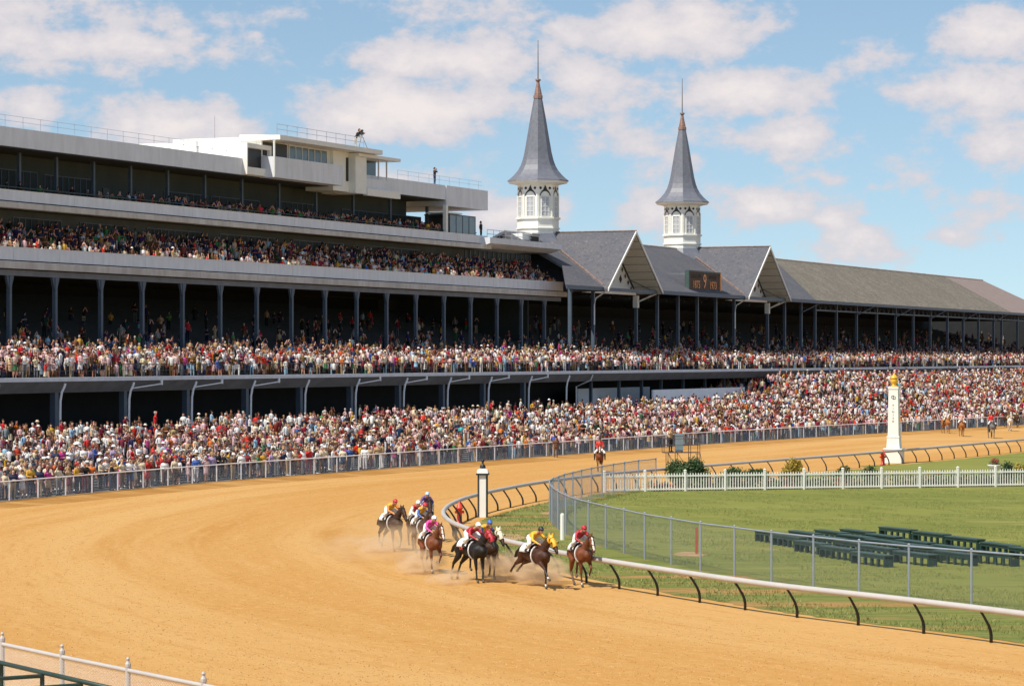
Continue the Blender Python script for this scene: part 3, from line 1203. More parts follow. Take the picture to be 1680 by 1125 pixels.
cpart('beam', m, M_GIRDER)
# columns below the second tier, with white downpipes and gutter leaders
PL = 108.2
lows = [(-12, 0), (97, 0), (210, 1), (313, 1), (410, 1), (499, 0), (582, 1), (661, 1), (733, 1), (800, 1), (866, 1)]
for x, ld in lows:
    s = s_at(x - 8, PL)
    m = MB()
    m.box((s - 0.22, PL - 0.22, 0.5), (s + 0.22, PL + 0.22, 6.09))
    cpart('lower_column', m, M_STEEL)
    s = s_at(x, P_DK + 0.2)
    m = MB()
    m.tube([(s + 0.26, P_DK - 0.14, 6.12), (s + 0.22, P_DK - 0.10, 5.9), (s + 0.06, P_DK + 0.02, 5.5), (s, P_DK + 0.10, 4.9), (s, P_DK + 0.12, 3.9), (s, P_DK + 0.12, 0.8)], 0.085, 6)
    if ld:
        m.tube([(s + 0.12, P_DK - 0.02, 5.68), (s + 4.2, P_DK - 0.12, 5.98)], 0.048, 6)
        m.tube([(s + 4.2, P_DK - 0.12, 5.9), (s + 4.2, P_DK - 0.12, 6.24)], 0.10, 6)
    cpart('downpipe', m, M_PIPE)

# ------------------------------------------------------------------ old grandstand
ORG_G = (330.0, 116.0, 0.0)
stand = thing('grandstand', 'old grandstand with slate roof and two steep front gables at the right', 'grandstand', W(ORG_G[0], ORG_G[1]), ROTZ)


def gpart(name, mb, m, label=None, smooth=False):
    o = mb.build(name, m, stand, ORG_G, smooth)
    if label:
        o['label'] = label
    return o


PR, ZR, PE, ZE = 123.3, 21.85, 112.0, 15.6


def roof_z(p):
    return ZE + (p - PE) * (ZR - ZE) / (PR - PE)


def roof_panel(name, sp, mt, th=0.28, label=None, zf=roof_z):
    m = MB()
    n = len(sp)
    top = [(s, p, zf(p)) for s, p in sp]
    bot = [(s, p, zf(p) - th) for s, p in sp]
    m.add(top + bot, [tuple(range(n)), tuple(range(n, 2 * n))[::-1]] + [(i, n + i, n + (i + 1) % n, (i + 1) % n) for i in range(n)])
    return gpart(name, m, mt, label)


S_END = 640.0
GW = 7.95
GAB = (286.1, 333.2)
roof_panel('roof', [(267.2, PE), (GAB[0] - GW, PE), (GAB[0], PR), (276.3, PR), (276.3, 116.2)], M_SLATE, label='blue grey slate roof left of the gables')
roof_panel('roof', [(GAB[0] + GW, PE), (GAB[1] - GW, PE), (GAB[1] - .01, PR), (GAB[0] + .01, PR)], M_SLATE, label='blue grey slate roof between the gables')
roof_panel('roof', [(GAB[1] + GW, PE), (354.5, PE), (370, PR), (GAB[1] + .01, PR)], M_SLATE, label='blue grey slate roof right of the gables')
roof_panel('roof', [(354.53, PE), (465, PE), (463.6, PR), (370.03, PR)], M_BROWNROOF, label='weathered brown shingle roof at the right')
roof_panel('roof', [(465.03, PE), (501, PE), (490, PR), (463.63, PR)], M_REDROOF, label='reddish end of the shingle roof')
roof_panel('roof_back', [(276.3, PR + 0.01), (490, PR + 0.01), (501, 137), (276.3, 137)], M_SLATE, zf=lambda p: ZR - (p - PR) * 0.5)
m = MB()
m.add([(490, PR, ZR), (501, PE, ZE), (501, 137, ZR - 6.85)], [(0, 1, 2)])
m.add([(490, PR, ZR - .3), (501, PE, ZE - .3), (501, 137, ZR - 7.15)], [(0, 2, 1)])
gpart('hip_end', m, M_REDROOF)
m = MB()
m.tube([(276.3, PR, ZR + 0.03), (490, PR, ZR + 0.03)], 0.14, 6)
gpart('ridge', m, M_LIP)
# gutter board along the eaves
m = MB()
m.box((267.3, PE - 0.12, ZE - 0.42), (501, PE - 0.005, ZE - 0.04))
gpart('eaves_board', m, M_STEEL)
# the two gables


def gable(sc):
    th = 0.30
    for sg in (-1, 1):
        e = sc + sg * (GW + 0.45)
        ze = ZR - (GW + 0.45) * (ZR - ZE) / GW
        m = MB()
        pf, pb = 111.4, PR
        pts = [(sc, pf, ZR + 0.16), (e, pf, ze + 0.16), (e, pb, ze + 0.16), (sc, pb, ZR + 0.16)]
        low = [(a, b, c - th) for a, b, c in pts]
        m.add(pts + low, [(0, 1, 2, 3) if sg < 0 else (3, 2, 1, 0), (4, 5, 6, 7) if sg > 0 else (7, 6, 5, 4), (0, 4, 5, 1), (1, 5, 6, 2), (2, 6, 7, 3)])
        gpart('gable_roof', m, M_SLATE)
        # soffit boards, one by one
        for k in range(8):
            a0, a1 = k / 8, (k + 1) / 8 - 0.012
            q = []
            for a in (a0, a1):
                s_ = sc + (e - sc) * a
                z_ = ZR + (ze - ZR) * a - th + 0.155
                q += [(s_, 111.45, z_), (s_, 114.45, z_)]
            m = MB()
            m.add(q + [(a, b, c - 0.03) for a, b, c in q], [(4, 5, 7, 6), (0, 2, 3, 1), (0, 1, 5, 4), (2, 6, 7, 3), (0, 4, 6, 2), (1, 3, 7, 5)])
            gpart('soffit_board', m, M_SOFFIT)
        # barge board
        m = MB()
        q = [(sc, ZR + 0.2), (e, ze + 0.2), (e, ze - 0.10), (sc, ZR - 0.14)]
        m.extrude(q if sg > 0 else q[::-1], 111.28, 111.39, 'p')
        gpart('barge_board', m, M_CREAM)
        # flashing in the valley
        m = MB()
        m.tube([(sc + sg * 0.25, PR - 0.3, ZR + 0.2), (sc + sg * (GW - 0.1), PE + 0.15, ZE + 0.22)], 0.10, 5)
        gpart('valley_flashing', m, M_RIDGE)
    m = MB()
    m.tube([(sc, 111.3, ZR + 0.22), (sc, PR - 2.2, ZR + 0.22)], 0.09, 5)
    gpart('gable_ridge', m, M_RIDGE)
    m = MB()
    pw = 114.6
    zw = ZR - 0.35
    hw = GW - 0.35
    m.extrude([(sc - hw, ZE - 0.1), (sc + hw, ZE - 0.1), (sc, zw)], pw, pw + 0.2, 'p')
    gpart('gable_wall', m, M_FRAME)
    # tie beam
    m = MB()
    m.box((sc - GW + 0.2, pw - 0.25, ZE - 0.55), (sc + GW - 0.2, pw + 0.1, ZE - 0.11))
    gpart('tie_beam', m, M_CREAM)
    # clover shaped openings, large ones and a row under each slope
    def clover(cs, cz, r):
        m = MB()
        for dx, dz in ((r, 0), (-r, 0), (0, r), (0, -r)):
            m.add([(cs + dx + r * 0.95 * math.cos(t), pw - 0.03, cz + dz + r * 0.95 * math.sin(t)) for t in np.linspace(0, 2 * PI, 8, endpoint=False)], [tuple(range(8))])
        gpart('clover_opening', m, M_BLACK)
    for k, (a, b) in enumerate(((0.0, 4.3), (-1.9, 2.7), (1.9, 2.7), (0.0, 2.7), (-3.4, 1.2), (3.4, 1.2), (-1.2, 1.2), (1.2, 1.2))):
        clover(sc + a, ZE + b, 0.23)
    for sg in (-1, 1):
        for k in range(7):
            t = 0.16 + k * 0.12
            clover(sc + sg * hw * t, zw - (zw - ZE) * t - 0.55, 0.15)


for sc in GAB:
    gable(sc)
# posts and struts of the grandstand
PG = 113.6
gcols = [935, 973, 1078, 1112, 1143.6, 1174, 1204, 1287, 1314, 1337, 1372, 1405, 1438, 1469, 1498, 1526, 1554, 1580, 1605, 1630, 1643, 1669, 1690]
struts = {1314: 1, 1405: 1, 1469: 1, 1526: 1, 1580: 1, 1630: 1}
for x in gcols:
    s = s_at(x, PG)
    m = MB()
    m.box((s - 0.17, PG - 0.17, 6.7), (s + 0.17, PG + 0.17, 16.2))
    o = gpart('column', m, M_STEEL)
    if x in struts:
        m = MB()
        m.tube([(s, PG - 0.2, 14.0), (s + 4.2, PE + 0.05, 15.3)], 0.09, 5)
        gpart('strut', m, M_STEEL)
for sc in GAB:
    x = 1043.5 if sc < 300 else 1259
    p = 114.4
    s = s_at(x, p)
    m = MB()
    m.box((s - 0.17, p - 0.17, 6.7), (s + 0.17, p + 0.17, 13.6))
    gpart('column', m, M_STEEL)
    m = MB()
    m.box((s - 0.28, p - 0.28, 13.61), (s + 0.28, p + 0.28, 15.0))
    m.tube([(s, p - 0.28, 14.3), (s + 0.3, p - 2.4, 15.2)], 0.09, 5)
    m.tube([(s + 0.2, p, 14.2), (s + 3.2, p - 0.6, 15.1)], 0.08, 5)
    gpart('bracket', m, M_CREAM)
for x in (975, 1206):
    s = s_at(x, PG - 0.4)
    m = MB()
    m.tube([(s + 0.5, PE + 0.1, 15.1), (s + 0.2, PG - 0.5, 14.4), (s, PG - 0.4, 13.6), (s, PG - 0.4, 11.5)], 0.08, 6)
    gpart('downpipe', m, M_PIPE)
m = MB()
s_ = s_at(1337, PG)
m.box((s_, PG - 0.1, 14.25), (S_END - 140, PG + 0.1, 14.45))
for a in np.arange(s_, S_END - 142, 2.4):
    m.tube([(a, PG, 14.4), (a + 1.2, PG, 15.9), (a + 2.4, PG, 14.4)], 0.05, 4)
gpart('roof_truss', m, M_STEEL)
deck(stand, ORG_G, S_J + 0.004, S_END - 110, 136.0, False)
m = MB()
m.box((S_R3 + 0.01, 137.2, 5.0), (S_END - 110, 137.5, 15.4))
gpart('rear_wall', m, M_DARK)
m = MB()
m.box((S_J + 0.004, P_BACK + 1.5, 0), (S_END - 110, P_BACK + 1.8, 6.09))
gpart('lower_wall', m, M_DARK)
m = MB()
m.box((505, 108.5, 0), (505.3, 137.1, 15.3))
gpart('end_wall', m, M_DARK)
m = MB()
for a in np.arange(S_R3 + 4, 500, 6.0):
    m.box((a, 114.5, 14.5), (a + 0.2, 136, 14.75))
gpart('rafter', m, M_CEIL)
# lower front: white screen walls, windows and posts
def lowwall(x0, x1, p, z0, z1, mt=M_FASCIA, nm='screen_wall'):
    m = MB()
    m.box((s_at(x0, p), p, z0), (s_at(x1, p), p + 0.2, z1))
    gpart(nm, m, mt)


M_SCREEN = mat('white_screen_wall', (0.88, 0.88, 0.90), 0.7, 0.04, 1.0)
lowwall(1072, 1222, 106.4, 2.2, 4.4, M_SCREEN)
lowwall(1224, 1256, 109.4, 2.2, 4.5, M_GIRDER)
lowwall(948, 1066, 111.5, 1.5, 4.6, M_SCREEN)
lowwall(1286, 1412, 109.0, 3.2, 5.0, M_SCREEN)
for x in (970, 1016, 1053, 1085, 1121, 1157, 1188, 1220, 1248, 1278, 1305, 1332, 1359, 1385, 1408):
    s = s_at(x, 109.6)
    m = MB()
    m.box((s - 0.15, 109.5, 0.8), (s + 0.15, 109.8, 6.09))
    gpart('lower_column', m, M_STEEL)
m = MB()
s = s_at(928, P_DK + .2)
m.tube([(s + 0.26, P_DK - 0.14, 6.12), (s + 0.22, P_DK - 0.10, 5.9), (s + 0.06, P_DK + 0.02, 5.5), (s, P_DK + 0.10, 4.9), (s, P_DK + 0.12, 3.9), (s, P_DK + 0.12, 0.8)], 0.085, 6)
gpart('downpipe', m, M_PIPE)
m = MB()
s = s_at(971, P_DK + .2)
m.tube([(s, P_DK + 0.1, 6.15), (s, P_DK + 0.3, 5.6), (s - 0.1, 108.9, 4.9), (s - 0.1, 108.9, 0.8)], 0.085, 6)
gpart('downpipe', m, M_PIPE)

# ------------------------------------------------------------------ twin spires
def spire(sc, label):
    t = thing('spire_tower', label, 'spire', W(sc, PR, 0), ROTZ, 'twin spires on the grandstand roof')
    ph = R(22.5)
    RR = 2.36
    ap = RR * math.cos(R(22.5))
    m = MB()
    m.lathe([(RR + 1.15, ZR - 1.35), (RR + 0.5, ZR - 0.5), (RR + 0.12, ZR + 0.1)], n=8, ph=ph)
    m.build('skirt_roof', M_SPIRE, t)
    m = MB()
    m.lathe([(RR, ZR + 0.05), (RR, 22.42), (RR + 0.14, 22.45), (RR + 0.14, 22.58), (RR, 22.62), (RR, 23.5), (RR + 0.2, 23.56), (RR + 0.2, 23.74), (RR - 0.03, 23.8),
             (RR - 0.03, 27.5)], n=8, ph=ph)
    m.build('shaft', M_CREAM, t)
    m = MB()
    m.lathe([(RR - 0.1, 27.40), (RR + 0.35, 27.52), (3.30, 27.62), (3.40, 27.88), (RR, 27.88)], n=8, ph=ph)
    m.build('cornice', M_CREAM, t)
    m = MB()
    prof = [(3.50, 27.86), (3.46, 27.98), (3.08, 28.28), (2.72, 28.62), (2.30, 29.12), (1.98, 29.68), (1.76, 30.3), (1.55, 31.15), (1.24, 32.95), (0.88, 35.1), (0.47, 37.3)]
    m.lathe(prof, n=8, ph=ph)
    m.build('spire_roof', M_SPIRE, t)
    m = MB()
    m.lathe([(0.53, 37.28), (0.52, 37.62), (0.43, 37.66), (0.42, 37.85), (0.30, 38.4), (0.17, 39.1), (0.17, 39.2), (0.31, 39.34), (0.29, 39.48), (0.10, 39.55)], n=8, ph=ph)
    m.build('copper_cap', M_COPPER, t)
    m = MB()
    m.tube([(0, 0, 39.5), (0, 0, 41.5), (0, 0, 43.9)], [0.075, 0.06, 0.035], 6)
    m.build('needle', M_NEEDLE, t)
    # windows, arches and round openings on every face
    for k in range(8):
        a = k * PI / 4
        nrm = Vector((math.cos(a), math.sin(a), 0))
        tan = Vector((-math.sin(a), math.cos(a), 0))
        def P3(u, z, d):
            q = nrm * (ap + d) + tan * u
            return (q.x, q.y, z)
        def slab(mb, u0, u1, z0, z1, d0, d1):
            v = [P3(u, z, d) for d in (d0, d1) for u, z in ((u0, z0), (u1, z0), (u1, z1), (u0, z1))]
            mb.add(v, [(4, 5, 6, 7), (3, 2, 1, 0), (0, 1, 5, 4), (1, 2, 6, 5), (2, 3, 7, 6), (3, 0, 4, 7)])
        m = MB()
        w = 0.40
        slab(m, -w - .08, -w, 23.82, 26.1, -0.02, 0.07)
        slab(m, w, w + .08, 23.82, 26.1, -0.02, 0.07)
        slab(m, -w, w, 26.02, 26.1, -0.02, 0.07)
        slab(m, -w, w, 23.82, 23.9, -0.02, 0.07)
        slab(m, -0.035, 0.035, 23.9, 26.02, -0.02, 0.055)
        for z in (24.43, 24.96, 25.49):
            slab(m, -w, w, z - 0.03 - (0.02 if z == 24.96 else 0), z + 0.03, -0.02, 0.05)
        win = m.build('window', M_FRAME, t)
        for iu in range(2):
            for iz in range(4):
                g = MB()
                z0 = 23.9 + iz * 0.53
                slab(g, -w + iu * w + 0.02, (iu) * w - 0.02, z0 + 0.03, z0 + 0.5, -0.02, 0.012)
                g.build('pane', M_SPIREPANE, win)
        m = MB()
        # the dark pointed arch
        prev = None
        ring = []
        for tt in np.linspace(0, PI, 13):
            c_, s_ = math.cos(tt), math.sin(tt)
            ring.append((0.66 * c_, 26.15 + 0.62 * s_ + (0.18 * s_ ** 6), 0.55 * c_, 26.15 + 0.47 * s_ + (0.05 * s_ ** 6)))
        for q0, q1 in zip(ring[:-1], ring[1:]):
            m.add([P3(q0[0], q0[1], 0.015), P3(q1[0], q1[1], 0.015), P3(q1[2], q1[3], 0.015), P3(q0[2], q0[3], 0.015)], [(0, 1, 2, 3)])
        m.add([P3(-0.22, 26.9, 0.018), P3(0, 27.38, 0.018), P3(0.22, 26.9, 0.018), P3(0, 26.82, 0.018)], [(0, 3, 2, 1)])
        m.build('arch', M_BLACK, t)
        for cu in (-0.56, 0.56):
            m = MB()
            m.add([P3(cu + 0.155 * math.cos(q), 27.02 + 0.155 * math.sin(q), 0.015) for q in np.linspace(0, 2 * PI, 10, endpoint=False)], [tuple(range(10))])
            m.build('round_opening', M_BLACK, t)
        for u0 in (-0.88, 0.74):
            m = MB()
            slab(m, u0, u0 + 0.14, 23.82, 26.5, -0.02, 0.05)
            m.build('pilaster', M_CREAM, t)
    return t


spire(GAB[0], 'left and larger looking white spire tower with slate cone')
spire(GAB[1], 'right white spire tower with slate cone above the sign')
# the white block at the foot of the left spire
o = thing('roof_hut', 'small white hut with dark opening at the foot of the left spire', 'hut', W(279.4, 121.6, 20.36), ROTZ)
m = MB()
m.box((-1.6, 0, 0), (3.2, 2.4, 1.25))
m.build('walls', M_CREAM, o)
m = MB()
m.box((0.2, -0.03, 0.1), (2.9, -0.004, 1.05))
m.build('opening', M_BLACK, o)
m = MB()
m.box((-0.1, -0.5, 1.26), (3.4, 2.5, 1.36))
m.build('roof', M_FASCIA, o)

# ------------------------------------------------------------------ sign on the roof
sg = thing('roof_sign', 'dark sign board with orange years 1875 and 1973 on the slate roof', 'sign', W(312.8, 112.9, 15.95), ROTZ)
m = MB()
m.box((-5.5, 0, 0), (5.5, 0.22, 2.15))
m.build('board', M_SIGNFACE, sg)
m = MB()
m.box((-5.75, -0.12, -0.14), (-5.51, 0.4, 2.35))
m.box((-5.5, -0.12, 2.16), (5.5, 0.4, 2.36))
m.build('frame', M_SIGNFRAME, sg)
m = MB()
m.box((-5.5, -0.12, -0.16), (5.5, 0.4, -0.01))
m.box((5.51, -0.12, -0.16), (5.78, 0.4, 2.36))
m.build('frame', M_ORANGE, sg, )['label'] = 'orange lower and right edge of the frame'
m = MB()
for a in np.linspace(-5.2, 5.2, 6):
    m.box((a, 0.0, -0.6), (a + 0.12, 0.12, -0.17))
    m.tube([(a, 0.3, 2.0), (a, 3.0, 2.0)], 0.04, 4)
m.build('support', M_GIRDER, sg)
for txt, u, z, sz, mt in (('1875', -2.9, 0.66, 1.3, M_ORANGE), ('1973', 3.0, 0.66, 1.3, M_ORANGE), ('9', 0.05, 1.05, 2.5, M_ORANGE), ('CHURCHILL', -2.9, 1.66, 0.68, M_DULLTEXT), ('DOWNS', 3.0, 1.66, 0.68, M_DULLTEXT)):
    me = text_mesh(txt, sz, 0.02)
    me.materials.append(mt)
    q = put('lettering', me, sg, (u, -0.04, z))
    q.rotation_euler = (R(90), 0, 0)

# ------------------------------------------------------------------ inner rail
rail = thing('running_rail', 'pale inner running rail on curved dark posts round the infield', 'rail', RAIL[len(RAIL) // 3])
RO = RAIL[len(RAIL) // 3]
m = MB()
m.tube([p + Vector((0, 0, RAILH - 0.09)) - RO for p in RAIL], 0.108, 8, flat=0.9)
m.build('rail', M_RAIL, rail, smooth=True)
# the posts are set so that one stands where the photograph has it
pb = gp(1612, 1055)
run, best, at_ = 0.0, 1e9, 0.0
for a, b in zip(RAIL[:-1], RAIL[1:]):
    t = (b - a).normalized()
    for k in range(8):
        q = a.lerp(b, k / 8) + Vector((t.y, -t.x, 0)) * 0.44
        if (q - pb).length < best:
            best, at_ = (q - pb).length, run + (b - a).length * k / 8
    run += (b - a).length
walk = polyline_walk(RAIL, 2.9, at_ % 2.9)
posts = walk


def goose_mesh():
    m = MB()
    m.tube([(0.44, 0, -0.02), (0.44, 0, 0.22), (0.41, 0, 0.36), (0.345, 0, 0.50), (0.18, 0, 0.75), (0.03, 0, RAILH - 0.13)], [0.05, 0.05, 0.05, 0.045, 0.04, 0.04], 6)
    return m.build('post', M_BLACK, mesh_only=True, smooth=True)


gme = goose_mesh()
for p, t in posts:
    nrm = Vector((t.y, -t.x, 0))
    put('post', gme, rail, p - RO, math.atan2(nrm.y, nrm.x))

# ------------------------------------------------------------------ chain-link fence on the infield
cf = thing('chain_link_fence', 'grey chain link fence curving round the lawn inside the rail', 'fence', chain_pts[12])
CO = chain_pts[12]
m = MB()
m.tube([p + Vector((0, 0, CHAINH)) - CO for p in smooth_path(chain_pts, 3)], 0.032, 6)
m.build('top_rail', M_GALV, cf, smooth=True)
m = MB()
m.tube([(0, 0, -0.02), (0, 0, CHAINH + 0.02)], 0.038, 6)
m.lathe([(0.045, CHAINH + 0.02), (0.05, CHAINH + 0.06), (0.01, CHAINH + 0.1)], n=6)
pme = m.build('post', M_GALV, mesh_only=True)
for p in chain_pts:
    put('post', pme, cf, p - CO)
for i in range(len(chain_pts) - 1):
    V, F = chain_link([chain_pts[i] - CO, chain_pts[i + 1] - CO], 0.04, CHAINH, 0.075, 0.0017)
    o = put('wire_mesh', np_mesh('wire_mesh', V, F, [M_WIRE]), cf)
    o['kind'] = 'stuff'

# ------------------------------------------------------------------ fence in front of the crowd
FH = 1.12
of = thing('crowd_fence', 'long white topped chain link fence between the crowd and the track', 'fence', crowd_pts[20])
OO = crowd_pts[20]
m = MB()
m.tube([p + Vector((0, 0, FH + 0.12)) - OO for p in crowd_pts], 0.035, 6)
m.build('top_rail', M_PIPE, of, smooth=True)
cw = polyline_walk(crowd_pts, 3.05, 1.2)
m = MB()
m.tube([(0, 0, 0.0), (0, 0, FH + 0.13)], 0.042, 6)
pme2 = m.build('post', M_PIPE, mesh_only=True)
for p, t in cw:
    put('post', pme2, of, p - OO)
V, F = chain_link([p - OO for p, t in cw], 0.2, FH + 0.12, 0.085, 0.0031)
o = put('wire_mesh', np_mesh('wire_mesh', V, F, [M_WIRE]), of)
o['kind'] = 'stuff'

# ------------------------------------------------------------------ white fence at the lower left corner
NH = 1.25
nf_px = [(-110, 1032.5), (4, 1056), (102, 1077), (210, 1099), (334, 1124), (470, 1151)]
nf = [gp(x, y, NH).xy.to_3d() for x, y in nf_px]
fo = thing('white_fence', 'white pipe and chain link fence at the lower left corner', 'fence', nf[1])
m = MB()
m.tube([p + Vector((0, 0, NH)) - nf[1] for p in nf], 0.05, 8)
m.build('top_rail', M_RAIL, fo, smooth=True)
for p in nf:
    m = MB()
    m.tube([(0, 0, 0), (0, 0, NH + 0.08)], 0.06, 8)
    m.lathe([(0.066, NH + 0.08), (0.066, NH + 0.14), (0.03, NH + 0.20), (0.045, NH + 0.25), (0.02, NH + 0.29)], n=8)
    m.build('post', M_RAIL, fo).location = p - nf[1]
V, F = chain_link([p - nf[1] for p in nf], 0.05, NH, 0.07, 0.0028)
o = put('wire_mesh', np_mesh('wire_mesh', V, F, [M_PIPE]), fo)
o['kind'] = 'stuff'
# green tubular frame in front of it
A0, A1 = gp(-40, 1077, 1.35), gp(220, 1137, 1.35)
dr = (A1 - A0).normalized()
cr = Vector((-dr.y, dr.x, 0))
if cr.x > 0:
    cr = -cr
gf = thing('green_barrier', 'dark green tubular barrier before the white corner fence', 'barrier', A0.xy.to_3d())
m = MB()
m.tube([(0, 0, 1.35), (A1.x - A0.x, A1.y - A0.y, 1.35)], 0.05, 8)
m.build('top_tube', M_GREENP, gf, smooth=True)
for px_ in (69, 132, 2):
    q = None
    for k in range(400):
        c = A0.lerp(A1, k / 399)
        if proj(c.x, c.y, 1.35)[0] >= px_:
            q = c - A0
            break
    m = MB()
    m.tube([(q.x, q.y, 0), (q.x, q.y, 1.30)], 0.05, 8)
    m.build('post', M_GREENP, gf)
    m = MB()
    m.tube([(q.x + dr.x * .02, q.y + dr.y * .02, 1.28), (q.x + cr.x * 1.7, q.y + cr.y * 1.7, 1.28)], 0.045, 8)
    m.tube([(q.x + cr.x * 1.7, q.y + cr.y * 1.7, 0), (q.x + cr.x * 1.7, q.y + cr.y * 1.7, 1.33)], 0.05, 8)
    m.build('cross_tube', M_GREENP, gf)

# ------------------------------------------------------------------ picket fence
pk = thing('picket_fence', 'long white picket fence across the back of the lawn', 'fence', PF0)
L = (PF1 - PF0).length
pa = math.atan2(gdir.y, gdir.x)
m = MB()
m.box((0, -0.03, 0.88), (L, -0.002, 0.97))
m.build('top_bar', M_PICKET, pk).rotation_euler = (0, 0, pa)
m = MB()
m.box((0, -0.03, 0.10), (L, -0.002, 0.19))
m.build('bottom_bar', M_PICKET, pk).rotation_euler = (0, 0, pa)
m = MB()
m.extrude([(-0.028, 0.04), (0.028, 0.04), (0.028, 1.04), (0, 1.10), (-0.028, 1.04)], 0.0, 0.025, 'p')
pkm = m.build('picket', M_PICKET, mesh_only=True)
m = MB()
m.box((-0.06, -0.06, 0), (0.06, 0.06, 1.22))
m.lathe([(0.10, 1.22), (0.10, 1.25), (0.02, 1.30)], n=4, ph=PI / 4)
pkp = m.build('post', M_PICKET, mesh_only=True)
npk = 0
bay = 2.52
a = 0.0
while a < L:
    put('post', pkp, pk, gdir * a - gnor * 0.0, pa)
    for k in range(1, 15):
        q = a + bay * k / 15
        if q < L and npk < 290:
            put('picket', pkm, pk, gdir * q + gnor * 0.003, pa)
            npk += 1
    a += bay

# ------------------------------------------------------------------ finish post
fp = thing('finish_post', 'tall white finish post with a golden finial by the rail', 'post', (28.75, 206.4, 0.02), R(-18))
m = MB()
m.box((-0.66, -0.66, 0), (0.66, 0.66, 1.02))
m.box((-0.72, -0.72, 1.02), (0.72, 0.72, 1.10))
m.build('base', M_WHITEWALL, fp)
m = MB()
m.lathe([(0.70, 1.10), (0.64, 1.90), (0.68, 1.92), (0.68, 2.0), (0.60, 2.02)], n=4, ph=PI / 4)
m.build('pedestal', M_WHITEWALL, fp)
m = MB()
m.lathe([(0.58, 2.02), (0.50, 5.50), (0.56, 5.56), (0.56, 5.72)], n=4, ph=PI / 4)
m.build('shaft', M_WHITEWALL, fp)
m = MB()
m.lathe([(0.26, 5.72), (0.26, 5.80), (0.14, 5.86), (0.20, 5.96), (0.28, 6.08), (0.29, 6.22), (0.24, 6.30), (0.30, 6.34), (0.30, 6.42), (0.16, 6.56), (0.07, 6.64), (0.07, 6.70), (0.02, 6.76)], n=12)
m.build('finial', M_GOLD, fp, smooth=True)


def face_text(txt, z, size, name='lettering', x=0.0):
    me = text_mesh(txt, size, 0.004)
    me.materials.append(M_BLACK)
    # the shaft leans in slightly towards the top
    dd = (0.58 - (z - 2.02) * 0.08 / 3.48) * math.cos(PI / 4) + 0.012
    q = put(name, me, fp, (x, -dd, z))
    q.rotation_euler = (R(90), 0, 0)


for k, ch in enumerate('FINISH'):
    face_text(ch, 4.32 - k * 0.24, 0.21)
face_text('C', 4.93, 0.36, 'emblem', -0.05)
face_text('D', 4.88, 0.36, 'emblem', 0.09)
# ------------------------------------------------------------------ distance pole
dp = thing('distance_pole', 'square white pole with black edges and a lantern cap inside the rail', 'pole', (-1.46, 136.9, 0.006), R(-4))
m = MB()
m.box((-0.205, -0.205, 0), (0.205, 0.205, 2.099))
m.build('shaft', M_WHITEWALL, dp)
for sxx in (-1, 1):
    for sy in (-1, 1):
        m = MB()
        m.box((sxx * 0.21 - 0.032, sy * 0.21 - 0.032, 0), (sxx * 0.21 + 0.032, sy * 0.21 + 0.032, 2.10))
        m.build('edge_strip', M_BLACK, dp)
m = MB()
m.box((-0.31, -0.31, 2.10), (0.31, 0.31, 2.19))
m.build('black_collar', M_BLACK, dp)
m = MB()
m.lathe([(0.40, 2.19), (0.36, 2.36), (0.16, 2.42)], n=4, ph=PI / 4)
m.build('cap', M_WHITEWALL, dp)
m = MB()
m.lathe([(0.13, 2.42), (0.15, 2.48), (0.12, 2.60), (0.05, 2.64), (0.05, 2.74), (0.085, 2.78), (0.085, 2.84), (0.02, 2.90)], n=10)
m.build('lantern', M_BLACK, dp, smooth=True)


# ------------------------------------------------------------------ hydrants, posts, stake
def hydrant(loc, h, label):
    t = thing('fire_hydrant', label, 'hydrant', loc, 0.3, 'red fire hydrants inside the rail', h)
    m = MB()
    m.lathe([(0.17, 0), (0.17, 0.06), (0.115, 0.09), (0.115, 0.62), (0.16, 0.64), (0.16, 0.69), (0.13, 0.72), (0.11, 0.82), (0.05, 0.88), (0.03, 0.95)], n=10)
    m.build('barrel', M_RED, t, smooth=True)
    for a in (0, PI / 2, PI):
        m = MB()
        d = Vector((math.cos(a), math.sin(a), 0))
        m.tube([d * 0.08 + Vector((0, 0, 0.5)), d * 0.2 + Vector((0, 0, 0.5))], 0.065, 8)
        m.build('outlet', M_RED, t)


hydrant((-2.52, 131.6, 0.008), 1.1, 'red hydrant beside the black edged distance pole')
hydrant((27.35, 202.3, 0.02), 1.2, 'red hydrant at the foot of the white finish post')
t = thing('marker_post', 'short pale wooden post before the bend of the chain link fence', 'post', (2.2, 119.8, 0.006))
m = MB()
m.lathe([(0.095, 0), (0.09, 1.1), (0.06, 1.16)], n=8)
m.build('shaft', M_CREAM, t)
t = thing('marker_stake', 'thin red stake standing in the lawn behind the fence', 'stake', (7.5, 111.4, 0.012))
m = MB()
m.box((-0.055, -0.03, 0), (0.055, 0.03, 1.08))
m.build('shaft', mat('faded_red_paint', (0.42, 0.08, 0.04), 0.7), t)
m = MB()
rr = random.Random(2)
m.add([(0.9 * (1 + .3 * rr.random()) * math.cos(q), 0.9 * (1 + .3 * rr.random()) * math.sin(q), 0.004) for q in np.linspace(0, 2 * PI, 14, endpoint=False)], [tuple(range(14))])
o = m.build('bare_patch', M_DUSTY)
o.location = (7.2, 111.0, 0.0135)
o.scale = (0.6, 1.3, 1)
o['kind'] = 'structure'
for (x, y, s1, s2) in ((-.2, 121.5, 0.75, 2.2), (1.9, 140.0, 0.45, 1.2)):
    o2 = put('bare_patch', o.data, None, (x, y, 0.0135))
    o2.scale = (s1, s2, 1)
    o2['kind'] = 'structure'

# ------------------------------------------------------------------ green benches on the lawn
BL, BW, BH = 2.55, 0.46, 0.47


